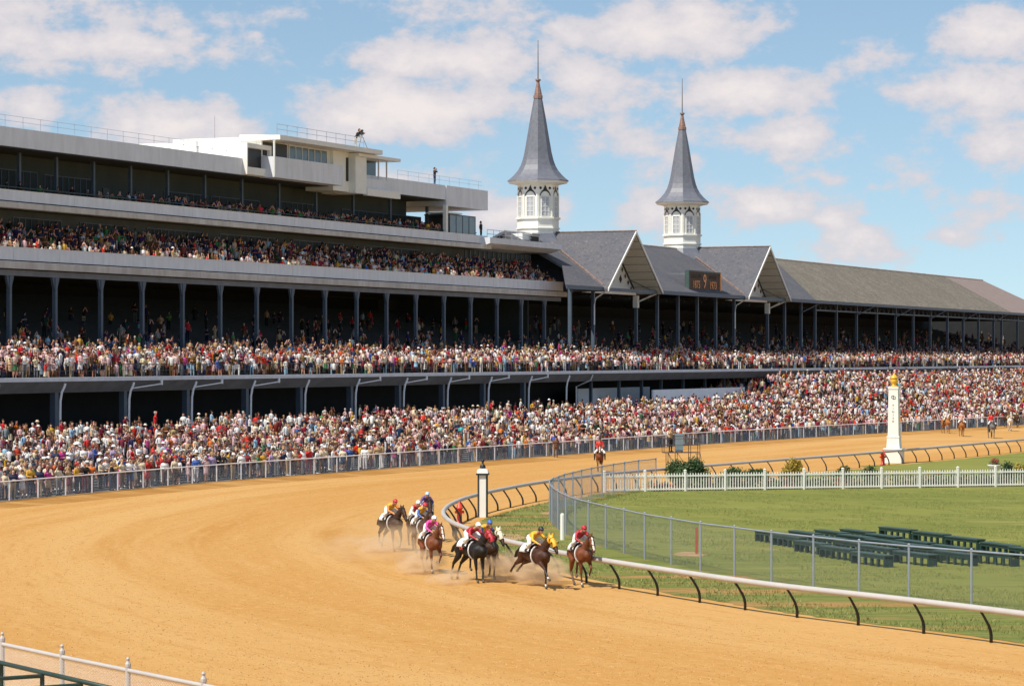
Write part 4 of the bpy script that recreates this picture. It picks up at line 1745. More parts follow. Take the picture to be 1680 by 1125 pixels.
def make_bench():
    t = thing('bench', '', 'bench', (0, 0, 0))
    for k in range(3):
        m = MB()
        y0 = -BW / 2 + k * BW / 3
        m.box((-BL / 2, y0 + 0.006, BH - 0.05), (BL / 2, y0 + BW / 3 - 0.006, BH))
        m.build('seat_board', M_BENCHTOP, t)
    for sy in (-1, 1):
        m = MB()
        m.box((-BL / 2 + 0.02, sy * (BW / 2 - 0.06) - 0.02, BH - 0.17), (BL / 2 - 0.02, sy * (BW / 2 - 0.06) + 0.02, BH - 0.051))
        m.build('apron', M_GREENP, t)
    for k in range(6):
        x = -BL / 2 + 0.06 + (BL - 0.12) * k / 5
        m = MB()
        if k in (0, 5):
            m.box((x - 0.035, -BW / 2 + 0.03, 0), (x + 0.035, BW / 2 - 0.03, BH - 0.171))
            m.build('end_panel', M_GREENP, t)
            continue
        for sy in (-1, 1):
            m = MB()
            m.box((x - 0.05, sy * (BW / 2 - 0.07) - 0.04, 0), (x + 0.05, sy * (BW / 2 - 0.07) + 0.04, BH - 0.171))
            m.build('leg', M_GREENP, t)
    return t


bench_px = [
    ('front row', [(1249, 870, 1276, 875), (1273, 875, 1311, 882), (1308, 885, 1351, 892.5), (1350, 894, 1394.5, 901), (1396, 903, 1457, 911.5), (1463, 902, 1531, 910), (1533, 902, 1593, 909), (1596, 903, 1662, 909)]),
    ('second row', [(1298, 868, 1337, 877), (1338, 877, 1376, 884), (1377.5, 885, 1414, 892), (1415.5, 893, 1460, 900), (1494, 893.5, 1545, 900)]),
    ('third row', [(1339.5, 867, 1383, 875), (1381, 875.5, 1423, 881.5), (1426, 883, 1468, 889), (1470, 889.5, 1515, 894.5)]),
    ('fourth row', [(1380, 866, 1427, 873.5), (1423, 874, 1471, 881), (1470, 883, 1526, 891), (1527, 891.5, 1590, 900)]),
    ('rear row', [(1441, 863, 1498, 869), (1497, 870, 1552, 877), (1551, 878, 1607, 885), (1612, 887, 1661, 896), (1662, 896, 1710, 903)])]
ORD = ['first', 'second', 'third', 'fourth', 'fifth', 'sixth', 'seventh', 'eighth']
bench0 = None
bench_dir = gp(1498, 869, BH) - gp(1441, 863, BH)
for row, lst in bench_px:
    for i, (x0, y0, x1, y1) in enumerate(lst):
        a, b = gp(x0, y0, BH), gp(x1, y1, BH)
        c = (a + b) / 2
        d = (b - a).normalized() * 0.35 + bench_dir.normalized() * 0.65
        if bench0 is None:
            bench0 = make_bench()
            q = bench0
        else:
            q = copy_tree(bench0)
        q.location = (c.x + 0.1, c.y, 0.012)
        q.rotation_euler = (0, 0, math.atan2(d.y, d.x))
        q['label'] = 'low dark green bench on the lawn, %s from the left in the %s' % (ORD[i], row)
        q['group'] = 'green benches set out on the lawn'

# ------------------------------------------------------------------ shrubs and flowers by the picket fence
def leaf_cloud(mb, c, rx, ry, rz, n, size, rnd, mi=0):
    for _ in range(n):
        while True:
            q = Vector((rnd.uniform(-1, 1), rnd.uniform(-1, 1), rnd.uniform(-1, 1)))
            if 0.25 < q.length < 1:
                break
        q *= 0.75 + 0.35 * rnd.random()
        p = Vector((c[0] + q.x * rx, c[1] + q.y * ry, c[2] + q.z * rz))
        u = Vector((rnd.gauss(0, 1), rnd.gauss(0, 1), rnd.gauss(0, 1))).normalized()
        v = u.orthogonal().normalized()
        w = u.cross(v)
        s = size * rnd.uniform(0.6, 1.3)
        mb.add([p - v * s, p + w * s * 0.5, p + v * s, p - w * s * 0.5], [(0, 1, 2, 3)], mi)


def shrub(px, py, Y, w, h, label, mt=M_LEAF, n=700, flat=False, seed=1):
    x = (px - 840) / FPX * Y
    t = thing('shrub', label, 'shrub', (x, Y, 0.02), 0, 'shrubs and flowers behind the picket fence')
    rnd = random.Random(seed)
    m = MB()
    for k in range(5):
        a = k * 1.3
        m.tube([(0.05 * math.cos(a), 0.05 * math.sin(a), 0), (w * 0.18 * math.cos(a), w * 0.18 * math.sin(a), h * 0.5), (w * 0.3 * math.cos(a), w * 0.3 * math.sin(a), h * 0.8)], [0.03, 0.02, 0.01], 4)
    m.build('stem', M_BARK, t)
    m = MB()
    nb = 5
    for k in range(nb):
        a = rnd.uniform(0, 6.28)
        r_ = rnd.uniform(0.0, 0.28) * w
        hh = h * rnd.uniform(0.4, 0.5) if flat else h * (0.3 + 0.36 * k / (nb - 1))
        leaf_cloud(m, (r_ * math.cos(a) * 1.2, r_ * math.sin(a), hh), w * 0.32, w * 0.30, h * 0.42, n // nb, 0.085, rnd)
    m.build('foliage', mt, t)


shrub(1137, 787, 168.4, 2.0, 1.75, 'large dark green shrub at the left end behind the pickets', n=4200, seed=2)
shrub(1126, 772, 171.4, 2.2, 1.5, 'broad green shrub spreading behind the large dark shrub', n=3200, seed=12)
shrub(1203, 773, 173.0, 2.0, 1.15, 'low round green shrub left of a wider one behind the fence', flat=True, n=1600, seed=3)
shrub(1238, 773, 173.2, 1.6, 1.10, 'low green shrub between two others behind the fence', flat=True, n=1400, seed=4)
shrub(1300, 765, 173.5, 1.9, 1.5, 'golden yellow rounded shrub behind the picket fence', M_LEAFY, n=2400, seed=5)
shrub(1385, 768, 175.0, 1.3, 1.05, 'small dark shrub left of the red hydrant', seed=6)
shrub(1428, 769, 175.0, 1.2, 1.0, 'small dark shrub in front of the finish post', seed=7)
shrub(1654, 766, 178.0, 1.1, 1.25, 'dark green bush right of the flower urn', seed=8)
shrub(1679, 766, 178.0, 1.2, 1.2, 'yellow flowering bush at the right edge behind the pickets', M_LEAFY, seed=9)
rnd = random.Random(31)
m = MB()
for k in range(430):
    a = rnd.uniform(3.2, 41)
    q = PF0 + gdir * a + gnor * rnd.uniform(0.4, 1.3 + min(a, 20) * 0.14)
    hgt = rnd.uniform(0.25, 0.5) * (0.7 if a < 6 else 1.0)
    kind = 0 if rnd.random() < 0.58 else (1 if rnd.random() < .16 else (2 if rnd.random() < .15 else 3))
    leaf_cloud(m, (q.x, q.y, hgt * .95), 0.42, 0.42, hgt, 34, 0.085, rnd, kind)
o = m.build('flower_planting', [M_LEAF, M_PETAL, M_LEAFY, mat('purple_brown_leaf', (0.055, 0.032, 0.036), 0.8, 0.3, 3.0)])
tag(o, 'low mixed flower planting behind the white picket fence', 'flowers', kind='stuff')
u = thing('flower_urn', 'white urn of red flowers behind the picket fence', 'urn', ((1632 - 840) / FPX * 181, 181, 0.02))
m = MB()
m.lathe([(0.28, 0), (0.28, 0.08), (0.12, 0.14), (0.12, 0.45), (0.42, 0.62), (0.48, 0.82), (0.50, 0.86)], n=12)
m.build('bowl', M_WHITEWALL, u, smooth=True)
m = MB()
leaf_cloud(m, (0, 0, 1.0), 0.4, 0.4, 0.25, 160, 0.07, rnd, 0)
leaf_cloud(m, (0, 0, 1.12), 0.35, 0.35, 0.2, 120, 0.06, rnd, 1)
m.build('flowers', [M_LEAF, M_PETAL], u)

# ------------------------------------------------------------------ camera platform beside the track
pf = thing('camera_platform', 'rusty steel platform on braced legs with a ladder beside the track', 'platform', (11.9, 193.0, 0.0), R(4))
PZ = 1.30
m = MB()
m.box((-1.30, -0.6, PZ - 0.05), (1.28, 0.6, PZ))
m.build('deck', M_BROWNMETAL, pf)
for x in (-1.0, -0.35, 0.6, 1.25):
    for y in (-0.55, 0.55):
        m = MB()
        m.tube([(x, y, 0), (x, y, PZ + (0.95 if x in (1.25, 0.6) else 0.0))], 0.026, 5)
        m.build('leg', M_BROWNMETAL, pf)
for x0, x1 in ((-1.0, -0.6), (-1.0, -0.35), (-0.35, 0.4)):
    m = MB()
    m.tube([(x0, -0.56, PZ), (x1, -0.56, 0.1)], 0.02, 5)
    m.build('brace', M_BROWNMETAL, pf)
m = MB()
for z in (PZ + 0.5, PZ + 0.95):
    m.tube([(-1.28, -0.57, z), (1.27, -0.57, z)], 0.02, 5)
    m.tube([(-1.28, 0.57, z), (1.27, 0.57, z)], 0.02, 5)
m.tube([(-1.28, -0.57, PZ), (-1.28, -0.57, PZ + 0.96)], 0.022, 5)
m.tube([(-1.28, 0.57, PZ), (-1.28, 0.57, PZ + 0.96)], 0.022, 5)
m.build('guard_rail', M_BROWNMETAL, pf)
m = MB()
for dx in (0, 0.3):
    m.tube([(0.95 + dx, -0.62, PZ), (1.15 + dx, -1.0, 0)], 0.02, 5)
for k in range(5):
    t_ = (k + 0.5) / 5
    m.tube([(0.95 + 0.2 * t_, -0.62 - 0.38 * t_, PZ * (1 - t_)), (1.25 + 0.2 * t_, -0.62 - 0.38 * t_, PZ * (1 - t_))], 0.015, 4)
m.build('ladder', M_BROWNMETAL, pf)
bx = thing('equipment_case', 'tall blue grey equipment case on the camera platform', 'case', (11.75, 193.05, PZ), R(4))
m = MB()
m.box((-0.26, -0.25, 0.04), (0.26, 0.25, 1.15))
m.box((-0.29, -0.28, 1.151), (0.29, 0.28, 1.30))
m.build('body', mat('blue_grey_cover', (0.17, 0.24, 0.27), 0.7, 0.2), bx)
m = MB()
for x in (-.2, .2):
    for y in (-.2, .2):
        m.tube([(x, y, 0.0), (x, y, 0.05)], 0.03, 6)
m.build('castor', M_BLACK, bx)

# ------------------------------------------------------------------ loose clods on the track, grass tufts along the verge
def scatter(name, label, pts, size, mats, blade=False, seed=1):
    rg = np.random.default_rng(seed)
    n = len(pts)
    P = np.array(pts)
    sz = size * rg.uniform(.45, 1.3, n)[:, None]
    a = rg.uniform(0, 2 * PI, n)
    if blade:
        d = np.stack([np.cos(a), np.sin(a), np.zeros(n)], 1)
        v0 = P - d * sz * .16
        v1 = P + d * sz * .16
        v2 = P + np.stack([rg.normal(0, .35, n), rg.normal(0, .35, n), np.ones(n)], 1) * sz
        V = np.stack([v0, v1, v2], 1).reshape(-1, 3)
        F = np.arange(n * 3).reshape(-1, 3)
    else:
        base = []
        for k in range(3):
            t = a + 2 * PI * k / 3
            base.append(P + np.stack([np.cos(t), np.sin(t), -.2 * np.ones(n)], 1) * sz * rg.uniform(.7, 1.2, n)[:, None])
        top = P + np.stack([rg.normal(0, .25, n), rg.normal(0, .25, n), rg.uniform(.5, .95, n)], 1) * sz
        V = np.stack(base + [top], 1).reshape(-1, 3)
        T = np.array([[0, 1, 3], [1, 2, 3], [2, 0, 3]])
        F = (np.arange(n)[:, None, None] * 4 + T[None]).reshape(-1, 3)
    me = np_mesh(name, V, F, mats)
    if len(mats) > 1:
        me.polygons.foreach_set('material_index', np.repeat(rg.integers(0, len(mats), n), len(F) // n).astype(np.int32))
    o = put(name, me)
    return tag(o, label, name.replace('_', ' '), kind='stuff')


M_CLOD = [mat('clod_soil', (0.46, 0.235, 0.065), 0.95, 0.2, 3), mat('clod_soil_dark', (0.36, 0.175, 0.05), 0.95, 0.2, 3), mat('clod_soil_pale', (0.54, 0.31, 0.11), 0.95, 0.15, 3)]
rc = np.random.default_rng(77)
RA = np.array([(p.x, p.y) for p in RAIL])
CA = np.array([(p.x, p.y) for p in crowd_pts])
cl = []
while len(cl) < 32000:
    y = 62 + (rc.random(4000) ** 1.5) * 150
    x = rc.uniform(-.19, .19, 4000) * y
    # keep to the track: left of the rail, in front of the crowd fence
    rail_left = np.full(4000, False)
    for i in range(4000):
        if y[i] < 175:
            xr = np.min(RA[np.abs(RA[:, 1] - y[i]) < 4.5, 0], initial=99)
        else:
            xr = np.interp(y[i], RA[-40:, 1], RA[-40:, 0])
        xc = np.interp(y[i], CA[:, 1], CA[:, 0], left=-99)
        if y[i] < 145:
            xc = -99
        rail_left[i] = xc + .4 < x[i] < xr + .2
    cl += [(a, b, 0.004) for a, b in zip(x[rail_left], y[rail_left])]
scatter('soil_clods', 'loose clods of soil scattered over the track', cl, .030, M_CLOD, seed=5)
M_BLADE = [mat('grass_blade', (0.19, 0.23, 0.055), 0.8, 0.2, 3), mat('grass_blade_dry', (0.33, 0.30, 0.095), 0.8, 0.2, 3), mat('grass_blade_deep', (0.12, 0.155, 0.036), 0.8, 0.2, 3)]
gb = []
OFF0, OFF1 = offset_path(RAIL, 1.2), offset_path(RAIL, 5.0)
for i in range(len(RAIL) - 1):
    if RAIL[i].y > 160:
        continue
    L_ = (RAIL[i + 1] - RAIL[i]).length
    for _ in range(int(L_ * 230)):
        t, q = rc.random(), rc.random() ** 1.3
        a = OFF0[i].lerp(OFF0[i + 1], t)
        b = OFF1[i].lerp(OFF1[i + 1], t)
        c = a.lerp(b, q)
        # bare places between the tufts
        if math.sin(c.x * 1.7 + c.y * .45) + math.sin(c.x * .6 - c.y * .9 + 1) > .75:
            continue
        gb.append((c.x, c.y, 0.01))
scatter('grass_tufts', 'uneven grass tufts along the inner rail and fence', gb, .085, M_BLADE, True, seed=6)

gl = []
while len(gl) < 60000:
    y = rc.uniform(84, 166, 3000)
    x = rc.uniform(.03, .195, 3000) * y
    d = np.sin(x * .9 + y * .21) + np.sin(x * .31 - y * .6 + 1.3) + np.sin(x * 2.3 + y * 1.1)
    # right of the wire fence, in front of the pickets
    ok = (d > -0.4) & (x > np.interp(y, np.array([p.y for p in chain_pts[:17]][::-1])[::-1], np.array([p.x for p in chain_pts[:17]])) + .3) & (y < 161 + x * .27)
    gl += [(a, b, .014) for a, b in zip(x[ok], y[ok])]
scatter('lawn_tufts', 'short uneven tufts of grass in the mown lawn', gl, .06, M_BLADE, True, seed=8)

# ------------------------------------------------------------------ people: bodies
def cloth(name, c, rough=0.85):
    return mat('cloth_' + name, c, rough, 0.18, 9.0)


CLOTH = {
    'white': cloth('white', (0.78, 0.76, 0.73)), 'cream': cloth('cream', (0.70, 0.60, 0.42)), 'pale pink': cloth('pale_pink', (0.72, 0.47, 0.46)),
    'tan': cloth('tan', (0.47, 0.32, 0.17)), 'red': cloth('red', (0.55, 0.035, 0.03)), 'maroon': cloth('maroon', (0.20, 0.02, 0.03)),
    'navy': cloth('navy', (0.022, 0.030, 0.075)), 'black': cloth('black', (0.018, 0.017, 0.018)), 'brown': cloth('brown', (0.14, 0.065, 0.03)),
    'mustard': cloth('mustard', (0.60, 0.33, 0.035)), 'pale blue': cloth('pale_blue', (0.30, 0.48, 0.62)), 'blue': cloth('blue', (0.05, 0.13, 0.42)),
    'green': cloth('green', (0.05, 0.20, 0.07)), 'orange': cloth('orange', (0.62, 0.16, 0.03)), 'magenta': cloth('magenta', (0.52, 0.05, 0.26)),
    'grey': cloth('grey', (0.22, 0.22, 0.23)), 'lilac': cloth('lilac', (0.42, 0.33, 0.52)), 'turquoise': cloth('turquoise', (0.08, 0.42, 0.45))}
HAIRS = {'dark': mat('hair_dark', (0.018, 0.012, 0.009), 0.6, 0.2, 20), 'brown': mat('hair_brown', (0.07, 0.035, 0.016), 0.6, 0.2, 20),
         'fair': mat('hair_fair', (0.34, 0.21, 0.08), 0.6, 0.2, 20), 'grey': mat('hair_grey', (0.40, 0.38, 0.36), 0.7, 0.2, 20), 'red': mat('hair_red', (0.18, 0.055, 0.02), 0.6, 0.2, 20)}
SKINS = [mat('skin_light', (0.58, 0.32, 0.21), 0.6, 0.07, 8), mat('skin_tanned', (0.48, 0.24, 0.14), 0.6, 0.07, 8), mat('skin_pale', (0.65, 0.40, 0.29), 0.6, 0.07, 8), mat('skin_brown', (0.16, 0.08, 0.05), 0.6, 0.1, 8)]
SHOE = [CLOTH['black'], CLOTH['brown'], CLOTH['white']]
M_EYE = mat('eye_dark', (0.02, 0.015, 0.012), 0.3, 0.1)

ARMS = {
    'down': [(-.02, .27, 1.12), (.07, .28, .87)], 'folded': [(-.01, .27, 1.14), (.22, .03, 1.16)], 'glasses': [(.17, .24, 1.30), (.16, .07, 1.62)],
    'reach': [(.08, .26, 1.15), (.33, .17, 1.14)], 'shade': [(.10, .30, 1.36), (.12, .10, 1.70)], 'hip': [(-.08, .36, 1.16), (.03, .20, .98)]}


def person_prims(la, ra, skirt=False, lean=0.0, stride=0.0):
    SK, TP, BT, SH = 0, 1, 2, 3
    P = []
    def L(p):
        return (p[0] + lean * max(p[2] - 0.9, 0), p[1], p[2])
    def add(a, ra_, b, rb, m, *k):
        P.append((L(a), ra_, L(b), rb, m, *k))
    for s, st in ((1, stride), (-1, -stride)):
        add((0, s * .085, .90), .090, (.02 + st * .5, s * .10, .50), .062, BT if not skirt else SK)
        add((.02 + st * .5, s * .10, .50), .060, (-.01 + st, s * .10, .10), .042, BT if not skirt else SK)
        add((-.03 + st, s * .10, .05), .045, (.15 + st, s * .115, .04), .038, SH)
    if skirt:
        add((0, -.03, 1.0), .125, (0.02, -.06, .66), .145, BT)
        add((0, .03, 1.0), .125, (0.02, .06, .66), .145, BT)
    add((0, -.075, .95), .115, (0, .075, .95), .115, BT)
    add((0, -.07, 1.12), .115, (0, .07, 1.12), .115, TP)
    add((.01, -.10, 1.31), .118, (.01, .10, 1.31), .118, TP)
    add((0, 0, 1.02), .12, (0, 0, 1.36), .125, TP)
    add((-.005, -.165, 1.425), .066, (-.005, .165, 1.425), .066, TP)
    add((0, 0, 1.42), .058, (.012, 0, 1.55), .052, SK)
    add((.008, 0, 1.625), .088, (.005, 0, 1.675), .094, SK)
    add((.045, 0, 1.575), .055, (.03, 0, 1.60), .06, SK)
    add((.095, 0, 1.645), .014, (.112, 0, 1.615), .02, SK)
    for s, nm in ((1, la), (-1, ra)):
        e, h = ARMS[nm]
        e = (e[0], s * e[1], e[2])
        h = (h[0], s * h[1], h[2])
        add((0, s * .20, 1.405), .058, e, .045, TP)
        d = (Vector(h) - Vector(e))
        w = Vector(e) + d * 0.8
        add(e, .045, tuple(w), .034, TP)
        hd = d.normalized()
        add(tuple(w), .033, tuple(Vector(h) + hd * 0.03), .036, SK)
        # fingers and thumb
        sd = Vector((0, 0, 1)).cross(hd)
        sd = sd.normalized() if sd.length > .1 else Vector((1, 0, 0))
        for q, ln in ((-.024, .075), (-.008, .09), (.008, .085), (.024, .07)):
            a = Vector(h) + hd * 0.04 + sd * q
            add(tuple(a), .0115, tuple(a + hd * ln - Vector((0, 0, .012))), .009, SK)
        a = Vector(h) + sd * .032
        add(tuple(a), .0125, tuple(a + hd * .05 + sd * .02), .010, SK)
    return P


PROTO = []
for k, (la, ra, sk, ln) in enumerate([('down', 'down', 0, 0), ('folded', 'folded', 0, .03), ('glasses', 'glasses', 0, .02), ('reach', 'reach', 0, .12), ('down', 'shade', 0, 0), ('hip', 'down', 0, 0),
                                      ('down', 'reach', 1, 0), ('folded', 'folded', 1, .03), ('glasses', 'glasses', 1, .02), ('hip', 'shade', 1, 0), ('reach', 'glasses', 0, .55)]):
    PROTO.append((organic('person', person_prims(la, ra, sk, ln), 0.019, 900, 4), bool(sk), (la, ra), ln))


def hair_mesh(kind):
    if kind == 'short':
        pr = [((-.022, 0, 1.69), .116, (-.016, 0, 1.72), .106, 0), ((-.06, 0, 1.62), .088, (-.05, 0, 1.68), .098, 0)]
    elif kind == 'long':
        pr = [((-.022, 0, 1.69), .118, (-.016, 0, 1.72), .11, 0), ((-.06, 0, 1.50), .075, (-.04, 0, 1.68), .095, 0), ((-.04, -.06, 1.54), .05, (-.02, -.05, 1.66), .06, 0), ((-.04, .06, 1.54), .05, (-.02, .05, 1.66), .06, 0)]
    else:
        pr = [((-.022, 0, 1.69), .125, (-.016, 0, 1.745), .115, 0), ((-.055, 0, 1.62), .105, (-.04, 0, 1.70), .10, 0)]
    return organic('hair', pr, 0.026, 170, 1)


HAIRM = {k: hair_mesh(k) for k in ('short', 'long', 'full')}
m = MB()
m.lathe([(.19, 1.72), (.192, 1.732), (.128, 1.745), (.12, 1.82), (.07, 1.85)], n=12)
HATM = {'brimmed': m.build('hat', [M_BLACK], mesh_only=True, smooth=False)}
m = MB()
m.lathe([(.125, 1.70), (.125, 1.77), (.08, 1.82), (.02, 1.835)], n=10)
m.box((.06, -.07, 1.715), (.21, .07, 1.727))
HATM['cap'] = m.build('hat', [M_BLACK], mesh_only=True)
m = MB()
for s in (-1, 1):
    m.lathe([(.004, -.008), (.011, 0), (.004, .008)], c=(.092, s * .034, 1.655), n=5)
EYEM = m.build('eyes', [M_EYE], mesh_only=True)


def make_person(proto, skin, top, bottom, shoe, hair=None, hat=None, loc=(0, 0, 0), rz=0.0, scale=1.0, eyes=True):
    me, sk, arms, lean = PROTO[proto]
    o = put('person', me, None, loc, rz)
    o.scale = (scale, scale, scale)
    slots(o, [skin, top, bottom, shoe])
    off = (lean * 0.75, 0, 0)
    if hair:
        h = put('hair', HAIRM[hair[0]], o, off)
        slots(h, [hair[1]])
    if hat:
        h = put('hat', HATM[hat[0]], o, off)
        slots(h, [hat[1]])
    if eyes:
        put('eyes', EYEM, o, off)
    return o


# ------------------------------------------------------------------ horses
# slots: 0 coat, 1 dark points, 2 blaze, 3 socks, 4 hooves
def leg(P, j, r, fr, sock):
    """shoulder or hip, elbow or stifle, knee or hock, fetlock, hoof"""
    P.append((j[0], r[0], j[1], r[1], 0, .8))
    P.append((j[1], r[1], j[2], r[2], 0, .85))
    P.append((j[2], r[2] * .98, j[2], r[2] * 1.0, 1))
    P.append((j[2], r[3], j[3], r[4], 1))
    P.append((j[3], r[4] * 1.12, j[3], r[4] * 1.1, 3 if sock else 1))
    P.append((j[3], r[4], tuple(Vector(j[3]).lerp(Vector(j[4]), .75)), r[4], 3 if sock else 1))
    P.append((tuple(Vector(j[3]).lerp(Vector(j[4]), .7)), .046, j[4], .058, 4))


FRONT = {'plant': [(.50, .95), (.56, .50), (.57, .15), (.64, .055)], 'reach': [(.58, .98), (.96, .76), (1.20, .46), (1.30, .38)], 'fold': [(.56, .97), (.88, .70), (.66, .42), (.55, .44)],
         'half': [(.56, .96), (.80, .60), (.72, .25), (.64, .20)], 'back': [(.44, .94), (.36, .50), (.16, .18), (.10, .10)], 'stand': [(.48, .95), (.50, .50), (.50, .14), (.56, .055)]}
HIND = {'push': [(-.70, .92), (-1.10, .62), (-1.32, .22), (-1.32, .06)], 'trail': [(-.74, .97), (-1.18, .80), (-1.50, .58), (-1.60, .50)], 'under': [(-.46, .92), (-.66, .52), (-.42, .18), (-.34, .06)],
        'lift': [(-.55, .95), (-.92, .72), (-.98, .36), (-.92, .28)], 'stand': [(-.60, .95), (-.88, .58), (-.83, .16), (-.77, .055)]}


def horse_prims(fl, fr, hl, hr, socks=(0, 0, 0, 0), head='gallop'):
    P = []
    P += [((.62, 0, 1.19), .265, (.15, 0, 1.16), .305, 0, .80), ((.15, 0, 1.16), .305, (-.40, 0, 1.22), .275, 0, .82), ((-.40, 0, 1.22), .275, (-.74, 0, 1.29), .255, 0, .95),
          ((.45, 0, 1.40), .15, (.02, 0, 1.38), .13, 0, .6), ((-.40, 0, 1.40), .15, (-.84, 0, 1.36), .14, 0, .9), ((.80, 0, 1.16), .17, (.58, 0, 1.10), .21, 0, .95),
          ((-.62, .12, 1.24), .19, (-.78, .12, 1.12), .17, 0), ((-.62, -.12, 1.24), .19, (-.78, -.12, 1.12), .17, 0), ((.60, .10, 1.20), .19, (.58, .13, 1.04), .15, 0), ((.60, -.10, 1.20), .19, (.58, -.13, 1.04), .15, 0)]
    if head == 'gallop':
        N = [(.58, 1.34), (.94, 1.63), (1.20, 1.82)]
        H = [(1.23, 1.82), (1.38, 1.68), (1.56, 1.45), (1.64, 1.35)]
    else:
        N = [(.56, 1.36), (.86, 1.66), (1.06, 1.92)]
        H = [(1.08, 1.92), (1.22, 1.78), (1.38, 1.56), (1.45, 1.46)]
    v = lambda q, y=0: (q[0], y, q[1])
    P += [(v(N[0]), .23, v(N[1]), .155, 0, .62), (v(N[1]), .155, v(N[2]), .115, 0, .66)]
    P += [(v(H[0]), .112, v(H[1]), .118, 0, .72), (v(H[1]), .115, v(H[2]), .078, 0, .78), (v(H[2]), .076, v(H[3]), .066, 1, .85)]
    d = (Vector((H[2][0], 0, H[2][1])) - Vector((H[0][0], 0, H[0][1]))).normalized()
    up = Vector((-d.z, 0, d.x))
    if up.z < 0:
        up = -up
    a = Vector((H[1][0], 0, H[1][1])) + up * .095 - d * .06
    b = Vector((H[3][0], 0, H[3][1])) + up * .045 - d * .02
    P.append((tuple(a), .036, tuple(b), .036, 2, 1.1))
    for s in (-1, 1):
        e = Vector((H[0][0] - .03, s * .06, H[0][1] + .09))
        P.append((tuple(e), .034, tuple(e + Vector((.02, s * .015, .12))), .010, 0))
    for key, s, sk in ((fl, 1, socks[0]), (fr, -1, socks[1])):
        q = FRONT[key]
        j = [(.62, s * .14, 1.16)] + [(a_, s * (.15 - .012 * i), b_) for i, (a_, b_) in enumerate(q)]
        leg(P, j, (.15, .098, .056, .040, .038), True, sk)
    for key, s, sk in ((hl, 1, socks[2]), (hr, -1, socks[3])):
        q = HIND[key]
        j = [(-.68, s * .13, 1.20)] + [(a_, s * (.17 - .015 * i), b_) for i, (a_, b_) in enumerate(q)]
        leg(P, j, (.20, .135, .064, .044, .042), False, sk)
    return P, N, H


COATS = {
    'black': ((.012, .010, .009), (.008, .007, .007)), 'dark bay': ((.045, .018, .010), (.012, .009, .008)), 'bay': ((.060, .021, .010), (.014, .010, .008)),
    'chestnut': ((.17, .052, .020), (.10, .034, .015)), 'golden chestnut': ((.38, .155, .05), (.28, .11, .04)), 'grey': ((.16, .16, .17), (.06, .06, .065)), 'white': ((.72, .68, .62), (.50, .46, .42)),
    'brown': ((.075, .036, .02), (.02, .013, .01))}
M_WHITEHAIR = mat('white_hair', (0.74, 0.68, 0.58), 0.7, 0.1, 6)
M_HOOF = mat('hoof_horn', (0.09, 0.07, 0.055), 0.6, 0.2, 6)
M_LEATHER = mat('saddle_leather', (0.035, 0.02, 0.013), 0.5, 0.2, 6)
HM = {}


def horse_mesh(key):
    if key not in HM:
        P, N, H = horse_prims(*key)
        HM[key] = (organic('horse', P, 0.024, 4200, 5, 3), N, H)
    return HM[key]


